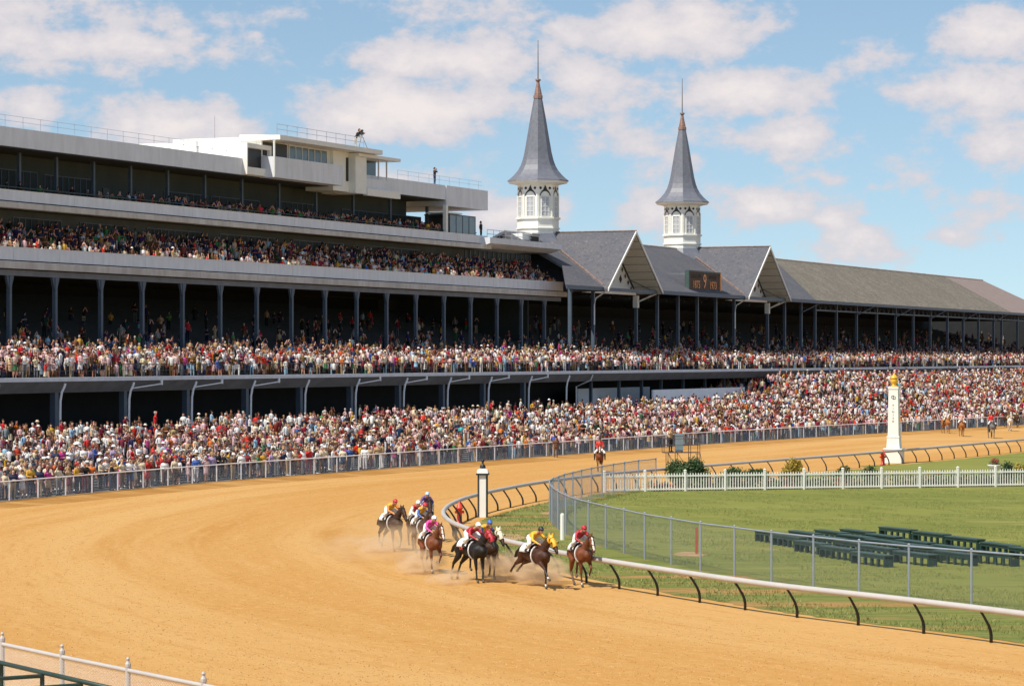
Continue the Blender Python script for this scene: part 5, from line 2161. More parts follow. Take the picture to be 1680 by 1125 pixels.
def make_horse(pose, coat, label, loc, heading, blaze=True, scale=0.93, hood=None, cloth_mat=None, number=None, group=None):
    me, N, H = horse_mesh(pose)
    c, pt = COATS[coat]
    cm = mat('coat_' + coat.replace(' ', '_'), c, 0.58, 0.45, 3.5, spec=0.3, bump=0.5, bscale=5.0)
    pm = mat('points_' + coat.replace(' ', '_'), pt, 0.5, 0.2, 4)
    o = put('horse', me, None, loc, math.atan2(heading[1], heading[0]))
    o.scale = (scale, scale, scale)
    slots(o, [cm, pm, M_WHITEHAIR if blaze else cm, M_WHITEHAIR, M_HOOF])
    tag(o, label, 'horse', group)
    hairm = {'golden chestnut': mat('flaxen_hair', (.55, .38, .18), .7), 'white': M_WHITEHAIR, 'chestnut': mat('chestnut_hair', (.12, .035, .014), .7), 'grey': mat('grey_hair', (.10, .10, .11), .7)}.get(coat, mat('black_hair', (.010, .009, .009), .6))
    gal = pose[5] == 'gallop' if len(pose) > 5 else True
    # tail
    if gal:
        T = [(-.93, 0, 1.36), (-1.12, 0, 1.36), (-1.38, .02, 1.22), (-1.62, .03, 1.00)]
    else:
        T = [(-.93, 0, 1.36), (-1.05, 0, 1.20), (-1.08, .02, .85), (-1.05, .03, .55)]
    pr = []
    for q in range(3):
        o_ = [(a + .02 * q, b + (q - 1) * .03, z - .03 * abs(q - 1)) for a, b, z in T]
        pr += [(o_[0], .045, o_[1], .05, 0), (o_[1], .05, o_[2], .055, 0), (o_[2], .055, o_[3], .015, 0)]
    key = ('tail', gal)
    if key not in HM:
        HM[key] = organic('tail', pr, .026, 300, 1)
    slots(put('tail', HM[key], o), [hairm])
    key = ('mane', gal)
    if key not in HM:
        pr = []
        n0, n1, n2 = [Vector((a, 0, b)) for a, b in N]
        for t in np.linspace(0, 1, 9):
            c0 = n0.lerp(n1, t * 2) if t < .5 else n1.lerp(n2, t * 2 - 1)
            r_ = .23 + (.115 - .23) * t
            tp = c0 + Vector((-.6, 0, .8)) * r_
            pr.append((tuple(tp), .040, tuple(tp + Vector((-.09 if gal else -.02, .05, -.02 if gal else -.12))), .018, 0, .7))
        HM[key] = organic('mane', pr, .022, 320, 1)
    slots(put('mane', HM[key], o), [hairm])
    # saddle cloth and saddle
    if 'cloth' not in HM:
        m = MB()
        vs, fs = [], []
        for lay, ex in ((0, .024), (1, .04)):
            for i in range(6):
                x = -.60 + i * .135
                for k in range(11):
                    a = R(-78 + 156 * k / 10)
                    rr_ = .352 + ex
                    vs.append((x, math.sin(a) * rr_ * .84, 1.185 + math.cos(a) * rr_ + (.0 if x < 0 else .02)))
        for i in range(5):
            for k in range(10):
                a = i * 11 + k
                fs.append((a, a + 1, a + 12, a + 11))
                fs.append((66 + a, 66 + a + 11, 66 + a + 12, 66 + a + 1))
        for i in range(5):
            for k in (0, 10):
                a = i * 11 + k
                fs.append((a, a + 11, 66 + a + 11, 66 + a))
        for k in range(10):
            for i in (0, 5):
                a = i * 11 + k
                fs.append((a, a + 1, 66 + a + 1, 66 + a))
        m.add(vs, fs)
        HM['cloth'] = m.build('saddle_cloth', [None], mesh_only=True, smooth=True)
        HM['saddle'] = organic('saddle', [((-.22, 0, 1.57), .06, (.08, 0, 1.56), .05, 0), ((-.12, .16, 1.48), .05, (.08, .2, 1.38), .05, 0), ((-.12, -.16, 1.48), .05, (.08, -.2, 1.38), .05, 0), ((-.22, -.08, 1.56), .05, (-.22, .08, 1.56), .05, 0)], .024, 300, 1)
        m = MB()
        for x0 in (.18,):
            pts = [(x0, .27 * math.sin(t) * .86 * 1.13, 1.165 + .312 * 1.03 * math.cos(t)) for t in np.linspace(0, 2 * PI, 21)]
            m.tube(pts, .028, 5, cap=False)
        HM['girth'] = m.build('girth', [None], mesh_only=True)
    if cloth_mat is not None:
        sc = put('saddle_cloth', HM['cloth'], o)
        slots(sc, [cloth_mat])
        if number:
            me2 = text_mesh(number, .22, .003)
            me2.materials.append(M_RED)
            q = put('number', me2, sc, (-.26, -.322, 1.23))
            q.rotation_euler = (R(82), 0, 0)
        slots(put('girth', HM['girth'], o), [CLOTH['white']])
    slots(put('saddle', HM['saddle'], o), [M_LEATHER])
    # bridle
    key = ('bridle', gal)
    if key not in HM:
        m = MB()
        v = [Vector((a, 0, b)) for a, b in H]
        d = (v[2] - v[0]).normalized()
        up = Vector((-d.z, 0, d.x))
        up = up if up.z > 0 else -up
        for c0, rz_, ry in ((v[0].lerp(v[1], .25), .128, .098), (v[1].lerp(v[2], .75), .098, .082)):
            m.tube([c0 + up * (rz_ * math.cos(t)) + Vector((0, ry * math.sin(t), 0)) for t in np.linspace(0, 2 * PI, 15)], .012, 4, cap=False)
        for s in (-1, 1):
            m.tube([v[0] + Vector((0, s * .095, 0)), v[1] + Vector((0, s * .097, 0)), v[2] + Vector((0, s * .075, 0))], .011, 4)
            bit = v[2].lerp(v[3], .4) + Vector((0, s * .07, -.02))
            hand = Vector((.62, s * .09, 1.62)) if gal else Vector((.36, s * .06, 1.62))
            m.tube([bit, (bit + hand) / 2 + Vector((-.04, s * .05, -.05)), hand], .011, 4)
        HM[key] = m.build('bridle', [None], mesh_only=True)
    slots(put('bridle', HM[key], o), [M_LEATHER])
    if hood is not None:
        key = ('hood', gal)
        if key not in HM:
            v = [Vector((a, 0, b)) for a, b in H]
            n1, n2 = [Vector((a, 0, b)) for a, b in N[1:]]
            pr = [(tuple(v[0]), .127, tuple(v[1]), .132, 0, .76), (tuple(v[1]), .130, tuple(v[1].lerp(v[2], .55)), .110, 0, .80), (tuple(n2), .128, tuple(n2.lerp(n1, .35)), .14, 0, .68)]
            for s in (-1, 1):
                e = Vector((H[0][0] - .03, s * .06, H[0][1] + .09))
                pr.append((tuple(e), .044, tuple(e + Vector((.016, s * .012, .09))), .022, 0))
                q = v[1] + Vector((.02, s * .105, .03))
                pr.append((tuple(q), .035, tuple(q + Vector((.05, s * .03, -.02))), .04, 0))
            HM[key] = organic('blinker_hood', pr, .02, 500, 1)
            m = MB()
            for s in (-1, 1):
                q = v[1] + Vector((.085, s * .135, .01))
                m.lathe([(.004, -.035), (.032, -.015), (.034, .01), (.004, .035)], c=tuple(q), n=8)
            HM['hood_eye'] = m.build('eye_holes', [M_BLACK], mesh_only=True)
        hd = put('blinker_hood', HM[key], o)
        slots(hd, [hood])
        put('eye_holes', HM['hood_eye'], hd)['kind'] = 'stuff'
    else:
        key = ('eyes', gal)
        if key not in HM:
            m = MB()
            v = [Vector((a, 0, b)) for a, b in H]
            for s in (-1, 1):
                q = v[0].lerp(v[1], .8) + Vector((.03, s * .078, .03))
                m.lathe([(.004, -.02), (.02, 0), (.004, .02)], c=tuple(q), n=6)
            HM[key] = m.build('eyes', [M_EYE], mesh_only=True)
        put('eyes', HM[key], o)
    return o


# ------------------------------------------------------------------ riders (in the horse's own frame)
def rider_prims(style):
    # 0 skin 1 jacket 2 sleeves 3 breeches 4 boots
    P = []
    if style == 'race':
        hip = Vector((-.30, 0, 1.86)); chest = Vector((.10, 0, 2.00)); neck = Vector((.27, 0, 2.05)); head = Vector((.43, 0, 2.13))
        P += [((-.30, -.07, 1.86), .115, (-.30, .07, 1.86), .115, 3), ((-.28, 0, 1.88), .125, (.02, 0, 1.98), .13, 1, 1.15), ((-.02, -.07, 1.98), .105, (-.02, .07, 1.98), .105, 1),
              ((.12, -.13, 2.0), .075, (.12, .13, 2.0), .075, 1), (tuple(neck - Vector((.1, 0, .02))), .06, tuple(head - Vector((.06, 0, .02))), .055, 0)]
        P += [(tuple(head), .088, tuple(head + Vector((.02, 0, .03))), .088, 0), (tuple(head + Vector((.06, 0, -.05))), .05, tuple(head + Vector((.03, 0, -.03))), .06, 0), (tuple(head + Vector((.098, 0, -.015))), .016, tuple(head + Vector((.105, 0, -.03))), .018, 0)]
        for s in (-1, 1):
            P += [((.12, s * .17, 1.98), .062, (.28, s * .27, 1.80), .05, 2), ((.28, s * .27, 1.80), .05, (.50, s * .15, 1.68), .036, 2), ((.49, s * .15, 1.68), .034, (.56, s * .11, 1.66), .038, 0)]
            for q in (-.02, -.007, .007, .02):
                P.append(((.57, s * (.11 + q), 1.655), .014, (.61, s * (.10 + q), 1.62), .012, 0))
            P.append(((.54, s * .085, 1.67), .014, (.585, s * .075, 1.665), .011, 0))
            P += [((-.28, s * .11, 1.84), .098, (.12, s * .29, 1.66), .068, 3), ((.12, s * .29, 1.66), .064, (-.10, s * .31, 1.42), .05, 3), ((-.02, s * .305, 1.51), .054, (-.16, s * .31, 1.34), .046, 4), ((-.17, s * .31, 1.31), .042, (.02, s * .32, 1.29), .036, 4)]
        low = lambda q: (q[0] + .03, q[1], q[2] - (.08 if q[2] > 1.6 else 0))
        P = [(low(q[0]), q[1], low(q[2]), *q[3:]) for q in P]
        head = Vector(low(tuple(head)))
    else:
        head = Vector((.02, 0, 2.42))
        P += [((-.10, -.08, 1.70), .125, (-.10, .08, 1.70), .125, 3), ((-.09, 0, 1.76), .13, (-.05, 0, 2.10), .13, 1, 1.15), ((-.06, -.10, 2.08), .115, (-.06, .10, 2.08), .115, 1), ((-.05, -.165, 2.18), .068, (-.05, .165, 2.18), .068, 1),
              ((-.04, 0, 2.18), .058, (0, 0, 2.33), .054, 0), (tuple(head - Vector((.01, 0, .03))), .088, tuple(head + Vector((-.005, 0, .03))), .094, 0), (tuple(head + Vector((.035, 0, -.07))), .055, tuple(head + Vector((.02, 0, -.05))), .06, 0), (tuple(head + Vector((.095, 0, .0))), .016, tuple(head + Vector((.103, 0, -.03))), .02, 0)]
        for s in (-1, 1):
            P += [((-.05, s * .21, 2.16), .062, (-.02, s * .30, 1.90), .05, 2), ((-.02, s * .30, 1.90), .05, (.24, s * .12, 1.75), .036, 2), ((.23, s * .12, 1.75), .034, (.30, s * .09, 1.73), .038, 0)]
            for q in (-.02, -.007, .007, .02):
                P.append(((.31, s * (.085 + q), 1.725), .014, (.35, s * (.075 + q), 1.69), .012, 0))
            P.append(((.29, s * .065, 1.74), .014, (.33, s * .055, 1.735), .011, 0))
            P += [((-.10, s * .12, 1.68), .105, (.26, s * .36, 1.44), .072, 3), ((.26, s * .36, 1.44), .066, (.12, s * .38, 1.12), .052, 3), ((.24, s * .365, 1.36), .066, (.10, s * .38, .98), .05, 4), ((.08, s * .38, .95), .045, (.26, s * .40, .93), .038, 4)]
    return P, head


RM = {}


def make_rider(style, label, horse, jacket, sleeve, breeches, helmet, pom=False, boots=None, hatkind='helmet', group=None):
    if style not in RM:
        P, head = rider_prims(style)
        RM[style] = (organic('rider', P, .019, 1900, 5), head)
        h = head
        RM[style + 'helmet'] = organic('helmet', [(tuple(h + Vector((-.012, 0, .035))), .108, tuple(h + Vector((.0, 0, .055))), .106, 0), (tuple(h + Vector((.08, 0, .05))), .045, tuple(h + Vector((.135, 0, .035))), .03, 0, 1.7)], .022, 320, 1)
        m = MB()
        m.lathe([(.17, .045), (.172, .056), (.108, .07), (.10, .15), (.05, .175)], c=tuple(h), n=12)
        RM[style + 'hat'] = m.build('hat', [None], mesh_only=True)
        m = MB()
        for s in (-1, 1):
            m.lathe([(.004, -.012), (.022, 0), (.004, .012)], c=tuple(h + Vector((.088, s * .036, .0))), n=6)
        RM[style + 'eyes'] = m.build('goggles', [M_EYE], mesh_only=True)
    me, head = RM[style]
    o = put('person', me)
    o.location = horse.location
    o.rotation_euler = horse.rotation_euler
    o.scale = horse.scale
    slots(o, [SKINS[1], jacket, sleeve, breeches, boots or M_BLACK])
    tag(o, label, 'person', group)
    nm = 'helmet' if hatkind == 'helmet' else 'hat'
    slots(put(nm, RM[style + nm], o), [helmet])
    put('goggles', RM[style + 'eyes'], o)
    return o


def silk(name, c):
    return mat('silk_' + name, c, 0.5, 0.14, 9, bump=0.6, bscale=11)


SILK = {'yellow': silk('yellow', (.80, .42, .02)), 'orange': silk('orange', (.72, .20, .03)), 'purple': silk('purple', (.10, .05, .22)), 'white': silk('white', (.80, .77, .70)),
        'red': silk('red', (.55, .02, .03)), 'crimson': silk('crimson', (.42, .012, .025)), 'blue': silk('blue', (.05, .13, .42)), 'pink': silk('pink', (.72, .06, .32)), 'black': silk('black', (.014, .014, .018)),
        'pale_blue': silk('pale_blue', (.45, .58, .72)), 'cream': silk('cream', (.74, .66, .44)), 'scarlet': silk('scarlet', (.66, .025, .02)), 'navy': silk('navy', (.02, .03, .12))}
G1 = ('plant', 'reach', 'trail', 'trail', (1, 1, 0, 0), 'gallop')      # leading leg down, hind legs flying
G2 = ('plant', 'plant', 'push', 'push', (0, 0, 0, 0), 'gallop')
G3 = ('fold', 'plant', 'lift', 'under', (1, 1, 0, 0), 'gallop')
G4 = ('half', 'plant', 'push', 'lift', (0, 0, 0, 0), 'gallop')
G5 = ('plant', 'half', 'under', 'lift', (0, 0, 0, 0), 'gallop')
WALK = ('stand', 'half', 'stand', 'stand', (0, 0, 0, 0), 'up')
GH = 'racehorses galloping round the bend'
GJ = 'jockeys in the race'


def at_hoof(px, py, hd, fwd=0.58):
    h = Vector((hd[0], hd[1], 0)).normalized()
    p = gp(px, py)
    return (p.x - h.x * fwd, p.y - h.y * fwd, 0.0), h


RACE = [
    # photo column, row of the planted hoof, heading, pose, coat, blaze, hood, jacket, sleeves, helmet, horse label, jockey label, fwd
    (934, 963, (.26, -.96), G3, 'chestnut', True, None, 'crimson', 'crimson', 'crimson', 'leading chestnut racehorse with broad white blaze next to the rail', 'jockey in plain crimson silks and cap on the leading chestnut horse'),
    (877, 966, (.46, -.89), G1, 'bay', False, 'yellow', 'yellow', 'yellow', 'black', 'bay racehorse in a yellow blinker hood with flying hind legs', 'jockey in yellow silks with black cap on the bay horse'),
    (768, 956, (.50, -.86), G2, 'black', False, 'crimson', 'crimson', 'crimson', 'white', 'black racehorse in crimson hood with number cloth 1A', 'jockey in crimson silks and white cap on the black horse'),
    (799, 951, (.42, -.9), G5, 'dark bay', False, 'cream', 'yellow', 'navy', 'blue', 'dark racehorse in a cream blinker hood beyond the black horse', 'jockey in yellow silks and blue cap beyond the black horse'),
    (697, 941, (.32, -.95), G3, 'chestnut', True, None, 'pink', 'pink', 'white', 'chestnut racehorse with white face carrying the pink jockey', 'jockey in bright pink silks and white cap'),
    (692, 912, (.3, -.95), G5, 'bay', False, None, 'yellow', 'blue', 'red', 'brown racehorse directly behind the pink jockey', 'jockey in yellow and blue silks with red cap behind the pink jockey'),
    (672, 907, (.22, -.97), G4, 'chestnut', False, None, 'red', 'white', 'white', 'red brown racehorse carrying a jockey with white sleeves', 'jockey in red silks with white sleeves and white cap'),
    (700, 888, (.15, -.99), G5, 'dark bay', False, None, 'purple', 'purple', 'pale_blue', 'dark racehorse at the very back of the field', 'jockey in purple silks and pale cap at the back of the field'),
    (627, 904, (.42, -.9), G4, 'dark bay', False, None, 'yellow', 'orange', 'red', 'dark racehorse on the outside, leftmost in the field', 'jockey in yellow and orange silks, leftmost in the field')]
# columns at which the riders' heads show
HELMET = [958, 887, 784, 803, 712, 697, 686, 701, 648]
for i, (px, py, hd, pose, coat, bl, hood, jk, slv, hel, hl, jl) in enumerate(RACE):
    h = Vector((hd[0], hd[1], 0)).normalized()
    Yh = gp(px, py).y + 0.1
    loc = ((HELMET[i] - 840) / FPX * Yh - h.x * 0.42, Yh - h.y * 0.42, 0.0)
    ho = make_horse(pose, coat, hl, loc, h, bl, 0.98, SILK[hood] if hood else None, CLOTH['white'], '1A' if coat == 'black' else None, GH)
    make_rider('race', jl, ho, SILK[jk], SILK[slv], SILK['white'], SILK[hel], group=GJ)

# outriders and lead ponies
loc, h = at_hoof(984, 775, (-.03, -1))
ho = make_horse(WALK, 'chestnut', 'chestnut horse under a red coated outrider on the far straight', loc, h, True, 0.95)
make_rider('up', 'outrider in scarlet coat and white breeches near the middle of the far straight', ho, SILK['scarlet'], SILK['scarlet'], SILK['white'], M_BLACK)
for (px, py, hd, coat, bl, hl, jl, jk, br, hat) in [
        (1556, 711, (.25, -.97), 'golden chestnut', True, 'golden horse, leftmost of those by the far fence', 'rider in white shirt on the leftmost golden horse', CLOTH['white'], CLOTH['cream'], CLOTH['cream']),
        (1579, 716, (-.05, -1), 'golden chestnut', True, 'golden horse with a blaze facing the camera beside another', 'rider in pink shirt on the golden horse with the blaze', CLOTH['pale pink'], CLOTH['white'], CLOTH['white']),
        (1629, 719, (.04, -1), 'grey', False, 'dark grey horse under the red coated outrider at far right', 'outrider in scarlet coat and white breeches at the far right', SILK['scarlet'], SILK['white'], M_BLACK),
        (1658, 707, (-.1, -1), 'white', False, 'white horse near the right edge beside the far fence', 'rider in brown jacket on the white horse', CLOTH['brown'], CLOTH['tan'], CLOTH['tan']),
        (1650, 702, (-.97, -.2), 'brown', False, 'brown horse standing sideways left of the white horse', 'rider in red shirt on the sideways brown horse', CLOTH['red'], CLOTH['navy'], CLOTH['white'])]:
    loc, h = at_hoof(px, py, hd)
    ho = make_horse(WALK, coat, hl, loc, h, bl, 1.0)
    make_rider('up', jl, ho, jk, jk, br, hat, hatkind='hat')

# ------------------------------------------------------------------ single people the photograph picks out
def single(label, loc, rz, proto, top, bottom, hair=('short', 'dark'), hat=None, skin=1, shoe=0, scale=1.0):
    o = make_person(proto, SKINS[skin], CLOTH[top], CLOTH[bottom], SHOE[shoe], (hair[0], HAIRS[hair[1]]) if hair else None, (hat[0], CLOTH[hat[1]]) if hat else None, loc, rz, scale)
    tag(o, label, 'person')
    return o


single('man in beige jacket and dark trousers standing on the camera platform', (11.15, 193.0, PZ), R(-50), 2, 'tan', 'black', ('short', 'brown'))
p = gp(912, 752.5)
single('man in dark brown suit standing on the track before the crowd fence', (p.x, p.y, 0), R(-80), 0, 'brown', 'brown', ('short', 'dark'), ('cap', 'black'))
c = W(s_at(583, 119.2), 119.2, 27.75)
single('cameraman in dark jacket bending to a film camera on the press box roof', c, R(-25), 10, 'black', 'cream', ('short', 'brown'), scale=1.06)
t = thing('film_camera', 'film camera on a wooden tripod on the press box roof', 'camera', c + Vector((0.62, -0.30, 0)), R(-25))
for a in (0.5, 2.6, 4.7):
    m = MB()
    m.tube([(0.02 * math.cos(a), .02 * math.sin(a), 1.30), (.55 * math.cos(a), .55 * math.sin(a), 0)], .025, 5)
    m.build('tripod_leg', M_BROWNMETAL, t)
m = MB()
m.box((-.22, -.10, 1.31), (.16, .10, 1.58))
m.lathe([(.13, 1.58), (.13, 1.62)], c=(-.1, 0, 0), n=10)
m.tube([(.16, 0, 1.45), (.34, 0, 1.45)], .06, 8)
for k in (0, 1):
    m.tube([(-.16 + k * .22, -.03, 1.70), (-.16 + k * .22, .03, 1.70)], .12, 12)
m.build('body', M_BLACK, t)
c = W(s_at(713, 119.9), 119.9, 25.42)
single('man in dark shirt standing behind the railing of the flat roof', c, R(-30), 2, 'black', 'navy', ('short', 'dark'))
c = W(s_at(789, 118.9), 118.9, 20.36)
single('man in dark suit at the railing beside the glazed booth', c, R(-30), 5, 'black', 'black', ('short', 'dark'))
c = W(s_at(769, 119.6), 119.6, 19.8)
single('man in dark jacket inside the glazed booth', c, R(-60), 0, 'navy', 'black', ('short', 'dark'))


# ------------------------------------------------------------------ dust kicked up by the field
def dust(px, py, sx_, sy_, sz_, dens, label, seed):
    p = gp(px, py)
    m = MB()
    vs, fs = [], []
    nu, nv = 14, 8
    for j in range(nv + 1):
        t = PI * j / nv
        for i in range(nu):
            a = 2 * PI * i / nu
            vs.append((math.sin(t) * math.cos(a), math.sin(t) * math.sin(a), math.cos(t)))
    for j in range(nv):
        for i in range(nu):
            i2 = (i + 1) % nu
            fs.append((j * nu + i, (j + 1) * nu + i, (j + 1) * nu + i2, j * nu + i2))
    m.add(vs, fs)
    mt = bpy.data.materials.new('dust')
    mt.use_nodes = True
    nt = mt.node_tree
    nt.nodes.remove(nt.nodes['Principled BSDF'])
    out = nt.nodes['Material Output']
    vol = nt.nodes.new('ShaderNodeVolumePrincipled')
    vol.inputs['Color'].default_value = (0.97, 0.80, 0.56, 1)
    vol.inputs['Anisotropy'].default_value = 0.1
    tc = nt.nodes.new('ShaderNodeTexCoord')
    ln = nt.nodes.new('ShaderNodeVectorMath')
    ln.operation = 'LENGTH'
    nt.links.new(tc.outputs['Object'], ln.inputs[0])
    nz = nt.nodes.new('ShaderNodeTexNoise')
    nz.inputs['Scale'].default_value = 1.9
    nz.inputs['Detail'].default_value = 5
    mp = nt.nodes.new('ShaderNodeMapping')
    mp.inputs['Location'].default_value = (seed * 3.3, seed * 1.7, 0)
    nt.links.new(tc.outputs['Object'], mp.inputs['Vector'])
    nt.links.new(mp.outputs[0], nz.inputs['Vector'])
    def mth(op, a, b):
        n_ = nt.nodes.new('ShaderNodeMath')
        n_.operation = op
        for i, v in enumerate((a, b)):
            if isinstance(v, (int, float)):
                n_.inputs[i].default_value = v
            else:
                nt.links.new(v, n_.inputs[i])
        return n_.outputs[0]
    f = mth('SUBTRACT', 1.0, ln.outputs['Value'])
    g = mth('MAXIMUM', mth('SUBTRACT', nz.outputs['Fac'], 0.42), 0.0)
    h = mth('MULTIPLY', mth('MULTIPLY', mth('MAXIMUM', f, 0.0), g), dens * 12)
    nt.links.new(h, vol.inputs['Density'])
    nt.links.new(vol.outputs[0], out.inputs['Volume'])
    o = m.build('dust_cloud', mt)
    o.location = (p.x, p.y, sz_ * 0.72)
    o.scale = (sx_, sy_, sz_)
    o.rotation_euler = (0, 0, -0.35)
    tag(o, label, 'dust', kind='stuff')


dust(655, 915, 3.2, 6.0, 0.95, 0.16, 'thin dust hanging behind the outside horses', 1)
dust(690, 941, 1.0, 1.6, 0.55, 1.6, 'dust at the hooves of the horse with the pink jockey', 2)
dust(738, 958, 0.9, 1.4, 0.35, 1.6, 'dust behind the hind hooves of the black horse', 3)
dust(836, 950, 1.2, 2.2, 0.65, 1.9, 'dust between the black horse and the bay horse', 4)
dust(888, 957, 1.1, 1.5, 0.60, 2.4, 'dust thrown up at the hooves of the leading pair', 5)
dust(625, 905, 1.1, 1.8, 0.40, 1.2, 'dust at the hooves of the leftmost horse', 6)

# ------------------------------------------------------------------ the crowd
TOPS = [('white', .27), ('cream', .11), ('pale pink', .15), ('tan', .06), ('red', .10), ('maroon', .06), ('navy', .06), ('black', .07), ('brown', .05), ('mustard', .035), ('pale blue', .045), ('blue', .02), ('green', .012), ('orange', .025), ('magenta', .02), ('grey', .012), ('lilac', .02), ('turquoise', .008)]
BOTS = [('navy', .22), ('black', .20), ('brown', .14), ('tan', .12), ('grey', .10), ('white', .07), ('pale blue', .05), ('cream', .04), ('maroon', .03), ('green', .02), ('magenta', .01)]
TOPN = [a for a, b in TOPS]
TOPW = np.array([b for a, b in TOPS]); TOPW /= TOPW.sum()
BOTN = [a for a, b in BOTS]
BOTW = np.array([b for a, b in BOTS]); BOTW /= BOTW.sum()
CRGB = {'white': (.78, .76, .73), 'cream': (.70, .60, .42), 'pale pink': (.72, .47, .46), 'tan': (.47, .32, .17), 'red': (.55, .035, .03), 'maroon': (.20, .02, .03), 'navy': (.022, .030, .075), 'black': (.018, .017, .018),
        'brown': (.14, .065, .03), 'mustard': (.60, .33, .035), 'pale blue': (.30, .48, .62), 'blue': (.05, .13, .42), 'green': (.05, .20, .07), 'orange': (.62, .16, .03), 'magenta': (.52, .05, .26), 'grey': (.22, .22, .23), 'lilac': (.42, .33, .52), 'turquoise': (.08, .42, .45)}

# small figures for the mass of the crowd: slots 0 skin 1 top 2 bottom 3 hair 4 shoe 5 paper or hat
def small_person(la, ra, far, hat=False, paper=False, skirt=False):
    V, F, M = [], [], []

    def rings(rs, n, mi, cap0=False, cap1=True, ph=0.0):
        """rs: (cx, cy, z, rx, ry)"""
        b = len(V)
        for cx, cy, z, rx, ry in rs:
            for k in range(n):
                t = 2 * PI * (k + ph) / n
                V.append((cx + rx * math.cos(t), cy + ry * math.sin(t), z))
        for i in range(len(rs) - 1):
            for k in range(n):
                k2 = (k + 1) % n
                mm = mi(i, k) if callable(mi) else mi
                F.append((b + i * n + k, b + i * n + k2, b + (i + 1) * n + k2))
                F.append((b + i * n + k, b + (i + 1) * n + k2, b + (i + 1) * n + k))
                M.extend((mm, mm))
        if cap1:
            m0 = b + (len(rs) - 1) * n
            for k in range(1, n - 1):
                F.append((m0, m0 + k, m0 + k + 1))
                M.append(mi(len(rs) - 2, k) if callable(mi) else mi)

    def bar(a, b_, r0, r1, mi, n=3):
        a, b_ = Vector(a), Vector(b_)
        d = (b_ - a).normalized()
        u = d.orthogonal().normalized()
        w = d.cross(u)
        s = len(V)
        for p, r in ((a, r0), (b_, r1)):
            for k in range(n):
                t = 2 * PI * k / n
                V.append(tuple(p + u * (r * math.cos(t)) + w * (r * math.sin(t))))
        for k in range(n):
            k2 = (k + 1) % n
            F.append((s + k, s + k2, s + n + k2))
            F.append((s + k, s + n + k2, s + n + k))
            M.extend((mi, mi))
    if skirt:
        rings([(0, 0, .55, .19, .20), (0, 0, 1.0, .13, .16)], 5, 2, cap1=False)
        if not far:
            for s in (-1, 1):
                bar((0, s * .09, .6), (.02, s * .10, .02), .06, .04, 0)
    else:
        for s in (-1, 1):
            if far:
                bar((0, s * .09, .95), (.0, s * .11, .0), .10, .06, 2)
            else:
                bar((0, s * .09, .95), (.02, s * .10, .50), .10, .075, 2, 4)
                bar((.02, s * .10, .50), (.0, s * .11, .03), .075, .06, 2, 3)
    n = 5 if far else 6
    if far:
        rings([(0, 0, .88, .12, .16), (.01, 0, 1.28, .14, .20), (0, 0, 1.47, .07, .13)], n, 1)
    else:
        rings([(0, 0, .88, .125, .165), (0, 0, 1.08, .12, .155), (.015, 0, 1.31, .145, .21), (0, 0, 1.43, .10, .19), (0, 0, 1.49, .05, .07)], n, 1)
    bar((0, 0, 1.44), (.01, 0, 1.58), .055, .05, 0)

    def hm(i, k):
        if far:
            return 0 if k in (0, 4) and i < 1 else 3
        return 3 if (i >= 2 or k in (2, 3)) else (0 if k in (0, 5) or i < 2 else 3)
    if far:
        rings([(.02, 0, 1.54, .05, .05), (.01, 0, 1.64, .10, .085), (0, 0, 1.75, .06, .055)], 5, hm, ph=.5)
    else:
        rings([(.035, 0, 1.53, .045, .045), (.02, 0, 1.60, .085, .07), (.01, 0, 1.67, .10, .085), (-.01, 0, 1.74, .09, .078), (-.01, 0, 1.785, .04, .035)], 6, hm, ph=.5)
    for s, nm in ((1, la), (-1, ra)):
        e, h = ARMS[nm]
        e = (e[0], s * e[1], e[2])
        h = (h[0], s * h[1], h[2])
        bar((0, s * .19, 1.42), e, .06, .05, 1)
        mid = Vector(e).lerp(Vector(h), .72)
        if not far:
            bar(e, mid, .05, .04, 1)
            bar(mid, Vector(h) + (Vector(h) - Vector(e)).normalized() * .09, .042, .04, 0)
        else:
            bar(e, Vector(h) + (Vector(h) - Vector(e)).normalized() * .06, .05, .045, 0)
    if hat:
        rings([(0, 0, 1.70, .17, .16), (0, 0, 1.725, .105, .10), (0, 0, 1.81, .08, .075)], n, 5)
    if paper:
        b = len(V)
        V.extend([(.30, -.12, 1.10), (.30, .10, 1.12), (.40, .10, 1.32), (.40, -.12, 1.30)])
        F.extend([(b, b + 1, b + 2), (b, b + 2, b + 3)])
        M.extend((5, 5))
    return np.array(V), np.array(F), np.array(M)


def protos(far):
    out = []
    for la, ra, h, pp, sk in [('down', 'down', 0, 0, 0), ('folded', 'folded', 0, 0, 0), ('glasses', 'glasses', 0, 0, 0), ('reach', 'reach', 0, 1, 0), ('down', 'shade', 0, 0, 0), ('hip', 'down', 0, 0, 0), ('reach', 'down', 1, 0, 0),
                              ('down', 'reach', 0, 0, 1), ('folded', 'folded', 1, 0, 1), ('glasses', 'glasses', 0, 0, 1), ('hip', 'shade', 0, 0, 1), ('folded', 'reach', 0, 1, 1), ('shade', 'down', 0, 0, 0), ('folded', 'glasses', 1, 0, 0)]:
        out.append(small_person(la, ra, far, bool(h), bool(pp), bool(sk)))
    return out


NEARP, FARP = protos(False), protos(True)
people = []            # x, y, z, facing, far
FACE0 = math.atan2(-DX, DY) - 0.35          # towards the track, turned towards the bend


def in_view(x, y, z, mx=40):
    if y < 20:
        return False
    a, b = proj(x, y, z)
    return -mx < a < 1680 + mx


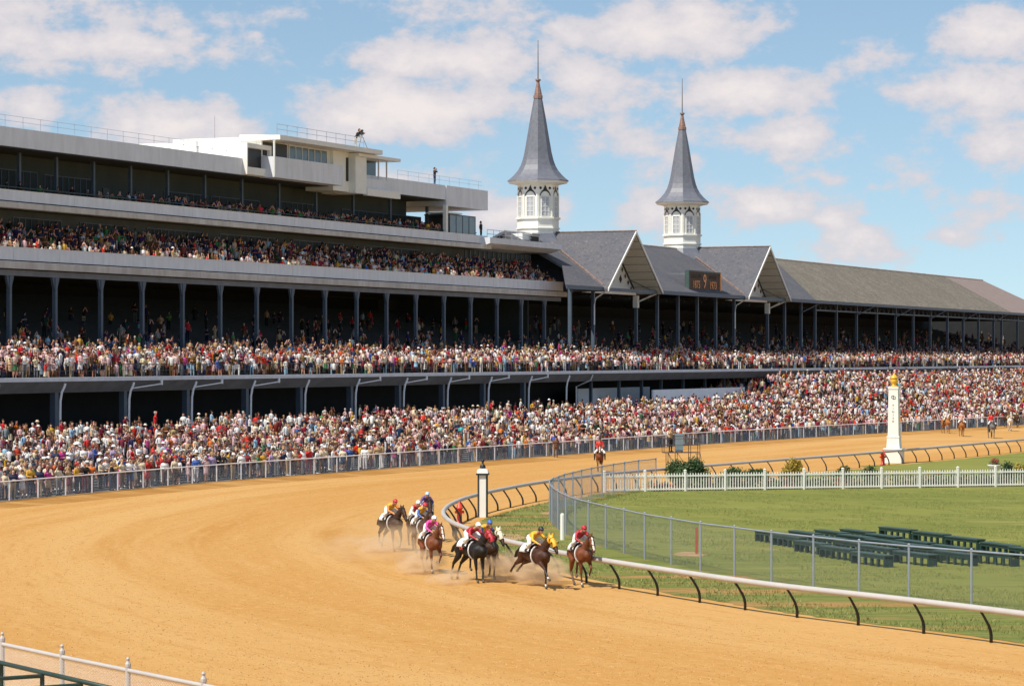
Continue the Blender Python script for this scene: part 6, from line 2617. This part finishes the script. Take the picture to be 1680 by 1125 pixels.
rs = random.Random(5)
front = []
for s in np.arange(95, 480, 0.58):
    nr = n_rows(s)
    for k in range(nr):
        pf = fence_p(s) + 0.6
        p = pf + (k + 0.5) * ROW + rs.uniform(-.28, .28)
        if p > (104.6 if s < 298 else 112.2):
            continue
        dens = 0.92 if p < 106 else 0.5
        # loose knots and gaps rather than an even spread
        kn = math.sin(s * .83 + p * .31) + math.sin(s * .37 - p * .77 + 2) + math.sin(s * 1.9 + p * 1.3)
        dens *= 1.0 if kn > -1.1 else 0.5
        if k > 3:
            dens *= 0.66
        if k < 2:
            dens = 0.80
        if s > 296 and k > nr - 4:
            dens = 0.5
        # gangways
        if abs((s % 27.0) - 13) < 0.5 and k > 2:
            dens *= 0.35
        if rs.random() > dens:
            continue
        ss = s + rs.uniform(-.22, .22)
        w = W(ss, p, terrace_z(ss, p))
        if in_view(w.x, w.y, w.z):
            # hidden by the screen walls
            zz = w.z
            if k >= 3:
                q = math.sin(s * .21 + p * .9) + rs.uniform(-1.1, 1.1)
                zz += -0.36 if q > .9 else (0.42 if q < -.5 else 0.0)
            (front if k < 5 else people).append((w.x, w.y, zz, FACE0 + rs.gauss(0, .45), w.y > 215 or p > 106))
# second tier
for s in np.arange(100, 520, 0.55):
    for k in range(24):
        p = P_DK + 0.51 + (k + .5) * DROW + rs.uniform(-.25, .25)
        dens = (.92 if k < 5 else .45 if k < 7 else .16 if k < 12 else .04)
        if rs.random() > dens:
            continue
        ss = s + rs.uniform(-.2, .2)
        w = W(ss, p, deck_z(int((p - P_DK - .51) / DROW)) - (0.42 if rs.random() < .3 else 0.0))
        if in_view(w.x, w.y, w.z):
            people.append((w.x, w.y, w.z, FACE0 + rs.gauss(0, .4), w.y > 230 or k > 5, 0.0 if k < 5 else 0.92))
# third tier
for s in np.arange(110, S_R3 - 0.6, 0.5):
    for k in range(5):
        if rs.random() > (.85 if k < 1 else .78):
            continue
        p = (116.5 if k == 0 else 116.6) + k * .68 + rs.uniform(0, .22)
        ss = s + rs.uniform(-.2, .2)
        w = W(ss, p, 15.15 + min(k, 4) * 0.42 - (0.3 if rs.random() < .4 else 0))
        if in_view(w.x, w.y, w.z):
            people.append((w.x, w.y, w.z, FACE0 + rs.gauss(0, .4), True, 0.0 if k == 0 else 0.97))  # rows behind the sunlit front one take the shade palette
# fourth tier, thin on the left
for s in np.arange(110, S_R5b - 1, 0.6):
    xx = proj(*W(s, 120, 20))[0]
    dn = .05 if xx < 160 else .45 if xx < 330 else .8
    for k in range(4):
        if rs.random() > dn:
            continue
        w = W(s + rs.uniform(-.25, .25), 119.1 + k * .8 + rs.uniform(-.2, .2), 19.74)
        if in_view(w.x, w.y, w.z):
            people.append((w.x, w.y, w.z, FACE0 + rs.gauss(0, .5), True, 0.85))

# ---- the spectators that show largest are people of their own
front.sort(key=lambda q: q[1])
cand = [q for q in front if 12 < proj(q[0], q[1], q[2] + 1.4)[0] < 1668]
used_rows = {}
indiv = cand[:272]
ids = set(id(q) for q in indiv)
people += [q for q in front if id(q) not in ids]
ZX = [-200, 97, 210, 313, 410, 499, 582, 661, 733, 800, 866, 928, 2000]
ZN = ['left of the first downpipe', 'right of the first downpipe', 'right of the second downpipe', 'right of the third downpipe', 'right of the fourth downpipe', 'right of the fifth downpipe', 'right of the sixth downpipe',
      'right of the seventh downpipe', 'right of the eighth downpipe', 'right of the ninth downpipe', 'right of the tenth downpipe', 'right of the last downpipe']
ROWN = ['at the fence', 'second row back', 'third row back', 'fourth row back', 'fifth row back', 'sixth row back']
seen = set()
rp = random.Random(21)


def pick(rnd, names, w):
    t = rnd.random()
    for a, b in zip(names, w):
        t -= b
        if t < 0:
            return a
    return names[0]


for (x, y, z, fa, _) in indiv:
    s, p = to_sp(x, y)
    row = min(max(int((p - fence_p(s) - .6) / ROW), 0), 5)
    zx = proj(x, y, z + 1)[0]
    zi = max(i for i, v in enumerate(ZX) if zx >= v)
    for _try in range(60):
        pr = rp.choices(range(10), [3, 3, 2, 3, 2, 2, 2.2, 2, 1.2, 1.2])[0]
        woman = PROTO[pr][1]
        top, bot = pick(rp, TOPN, TOPW), pick(rp, BOTN, BOTW)
        if woman and rp.random() < .55:
            bot = top
        hc = rp.choices(['dark', 'brown', 'fair', 'grey', 'red'], [5, 4, 2, 1.6, .6])[0]
        hat = None
        if rp.random() < .2:
            hat = (rp.choice(['brimmed', 'cap']), rp.choice(['white', 'white', 'tan', 'red', 'navy']))
        who = 'woman' if woman else 'man'
        if woman and bot == top:
            wear = top + ' dress'
        elif woman:
            wear = '%s blouse, %s skirt' % (top, bot)
        else:
            wear = '%s %s, %s trousers' % (top, 'jacket' if top in ('navy', 'black', 'brown', 'grey', 'tan', 'maroon') else 'shirt', bot)
        head = ('%s %s' % (hat[1], 'hat' if hat[0] == 'brimmed' else 'cap')) if hat else hc + ' hair'
        lab = '%s in %s, %s, %s, %s' % (who, wear, head, ROWN[row], ZN[zi])
        if lab not in seen and len(lab.split()) <= 16:
            seen.add(lab)
            break
    hs = 'short' if not woman else rp.choice(['long', 'full', 'long'])
    o = make_person(pr, rp.choices(SKINS, [5, 4, 4, 1])[0], CLOTH[top], CLOTH[bot], rp.choice(SHOE), (hs, HAIRS[hc]), (hat[0], CLOTH[hat[1]]) if hat else None, (x, y, z), fa, rp.uniform(.93, 1.05) * (.95 if woman else 1.0), eyes=False)
    tag(o, lab, 'person', 'spectators nearest the fence')

# ---- everyone else
N = len(people)
PA = np.array([q[:4] for q in people])
far = np.array([q[4] for q in people])
PW_ = np.array([3, 3, 1.1, 2.6, .7, 1.6, .35, 2.2, .35, .7, .6, 1.6, .7, .12])
PW2 = PW_ * np.array([1, 1, 1, 0, .5, 1, 0, 1, 0, .6, .5, 0, .5, 0])
pk_ = RNG.choice(len(NEARP), N, p=PW_ / PW_.sum())
pk_ = np.where(np.array([len(q) > 5 and q[5] > .5 for q in people]), RNG.choice(len(NEARP), N, p=PW2 / PW2.sum()), pk_)
sc_ = RNG.uniform(.86, 1.06, N)
topi = RNG.choice(len(TOPN), N, p=TOPW)
# covered rows get darker clothes: the shade of the tiers put into colour
SHADEW = np.array([{'navy': .27, 'black': .26, 'brown': .14, 'maroon': .07, 'grey': .08, 'tan': .04, 'red': .03, 'white': .04, 'green': .03, 'pale blue': .02, 'mustard': .02}.get(n_, 0.0) for n_ in TOPN])
SHADEW /= SHADEW.sum()
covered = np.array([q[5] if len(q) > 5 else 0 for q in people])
topi = np.where(RNG.random(N) < covered, RNG.choice(len(TOPN), N, p=SHADEW), topi)
# beyond the first rows paler and earthier clothes prevail
MW = {'white': .22, 'cream': .14, 'pale pink': .20, 'tan': .08, 'red': .085, 'maroon': .085, 'navy': .03, 'black': .05, 'brown': .10, 'mustard': .02, 'pale blue': .03, 'grey': .01, 'orange': .015, 'green': .005, 'magenta': .006, 'blue': .01}
MWA = np.array([MW.get(n_, 0.0) for n_ in TOPN])
MWA /= MWA.sum()
topi = np.where((RNG.random(N) < .75) & (covered < .5), RNG.choice(len(TOPN), N, p=MWA), topi)
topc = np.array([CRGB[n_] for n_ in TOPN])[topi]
botc = np.array([CRGB[n_] for n_ in BOTN])[RNG.choice(len(BOTN), N, p=BOTW)]
topc = np.clip(topc * RNG.uniform(.8, 1.12, (N, 1)) + RNG.normal(0, .012, (N, 3)), .008, .85)
botc = np.clip(botc * RNG.uniform(.8, 1.15, (N, 1)), .008, .85)
skc = np.array([(.68, .315, .215), (.56, .235, .155), (.74, .41, .31), (.16, .08, .05)])[RNG.choice(4, N, p=[.36, .3, .26, .08])]
hrc = np.array([(.018, .012, .009), (.07, .035, .016), (.34, .21, .08), (.40, .38, .36), (.18, .055, .02)])[RNG.choice(5, N, p=[.4, .32, .12, .12, .04])]
htc = np.array([(.72, .68, .62), (.62, .50, .33), (.50, .035, .03), (.74, .70, .66)])[RNG.choice(4, N, p=[.4, .25, .1, .25])]
PAL = np.stack([skc, topc, botc, hrc, botc * .3, htc], axis=1)     # N x 6 x 3
allV, allF, allC = [], [], []
base = 0
for fl, PR_ in ((False, NEARP), (True, FARP)):
    for k, (V, F, M) in enumerate(PR_):
        sel = np.where((pk_ == k) & (far == fl))[0]
        if len(sel) == 0:
            continue
        a = PA[sel, 3]
        c_, s_ = np.cos(a)[:, None], np.sin(a)[:, None]
        sc = sc_[sel][:, None]
        X = (V[None, :, 0] * c_ - V[None, :, 1] * s_) * sc + PA[sel, 0:1]
        Y = (V[None, :, 0] * s_ + V[None, :, 1] * c_) * sc + PA[sel, 1:2]
        Z = V[None, :, 2] * sc + PA[sel, 2:3]
        allV.append(np.stack([X, Y, Z], axis=2).reshape(-1, 3))
        allF.append((F[None] + (np.arange(len(sel)) * len(V))[:, None, None] + base).reshape(-1, 3))
        allC.append(PAL[sel][:, M].reshape(-1, 3))
        base += len(sel) * len(V)
V = np.concatenate(allV)
F = np.concatenate(allF)
C = np.concatenate(allC)
mc = bpy.data.materials.new('crowd_clothes')
mc.use_nodes = True
b = mc.node_tree.nodes['Principled BSDF']
b.inputs['Roughness'].default_value = 0.8
b.inputs['Specular IOR Level'].default_value = 0.2
at = mc.node_tree.nodes.new('ShaderNodeAttribute')
at.attribute_name = 'cloth_colour'
mc.node_tree.links.new(at.outputs['Color'], b.inputs['Base Color'])
me = np_mesh('crowd', V, F, [mc])
lay = me.attributes.new('cloth_colour', 'FLOAT_COLOR', 'FACE')
lay.data.foreach_set('color', np.concatenate([C, np.ones((len(C), 1))], axis=1).astype(np.float32).ravel())
o = put('crowd', me)
tag(o, 'dense crowd of spectators filling the terraces and the tiers of the stands', 'crowd', kind='stuff')
print('crowd', N, 'tris', len(F))
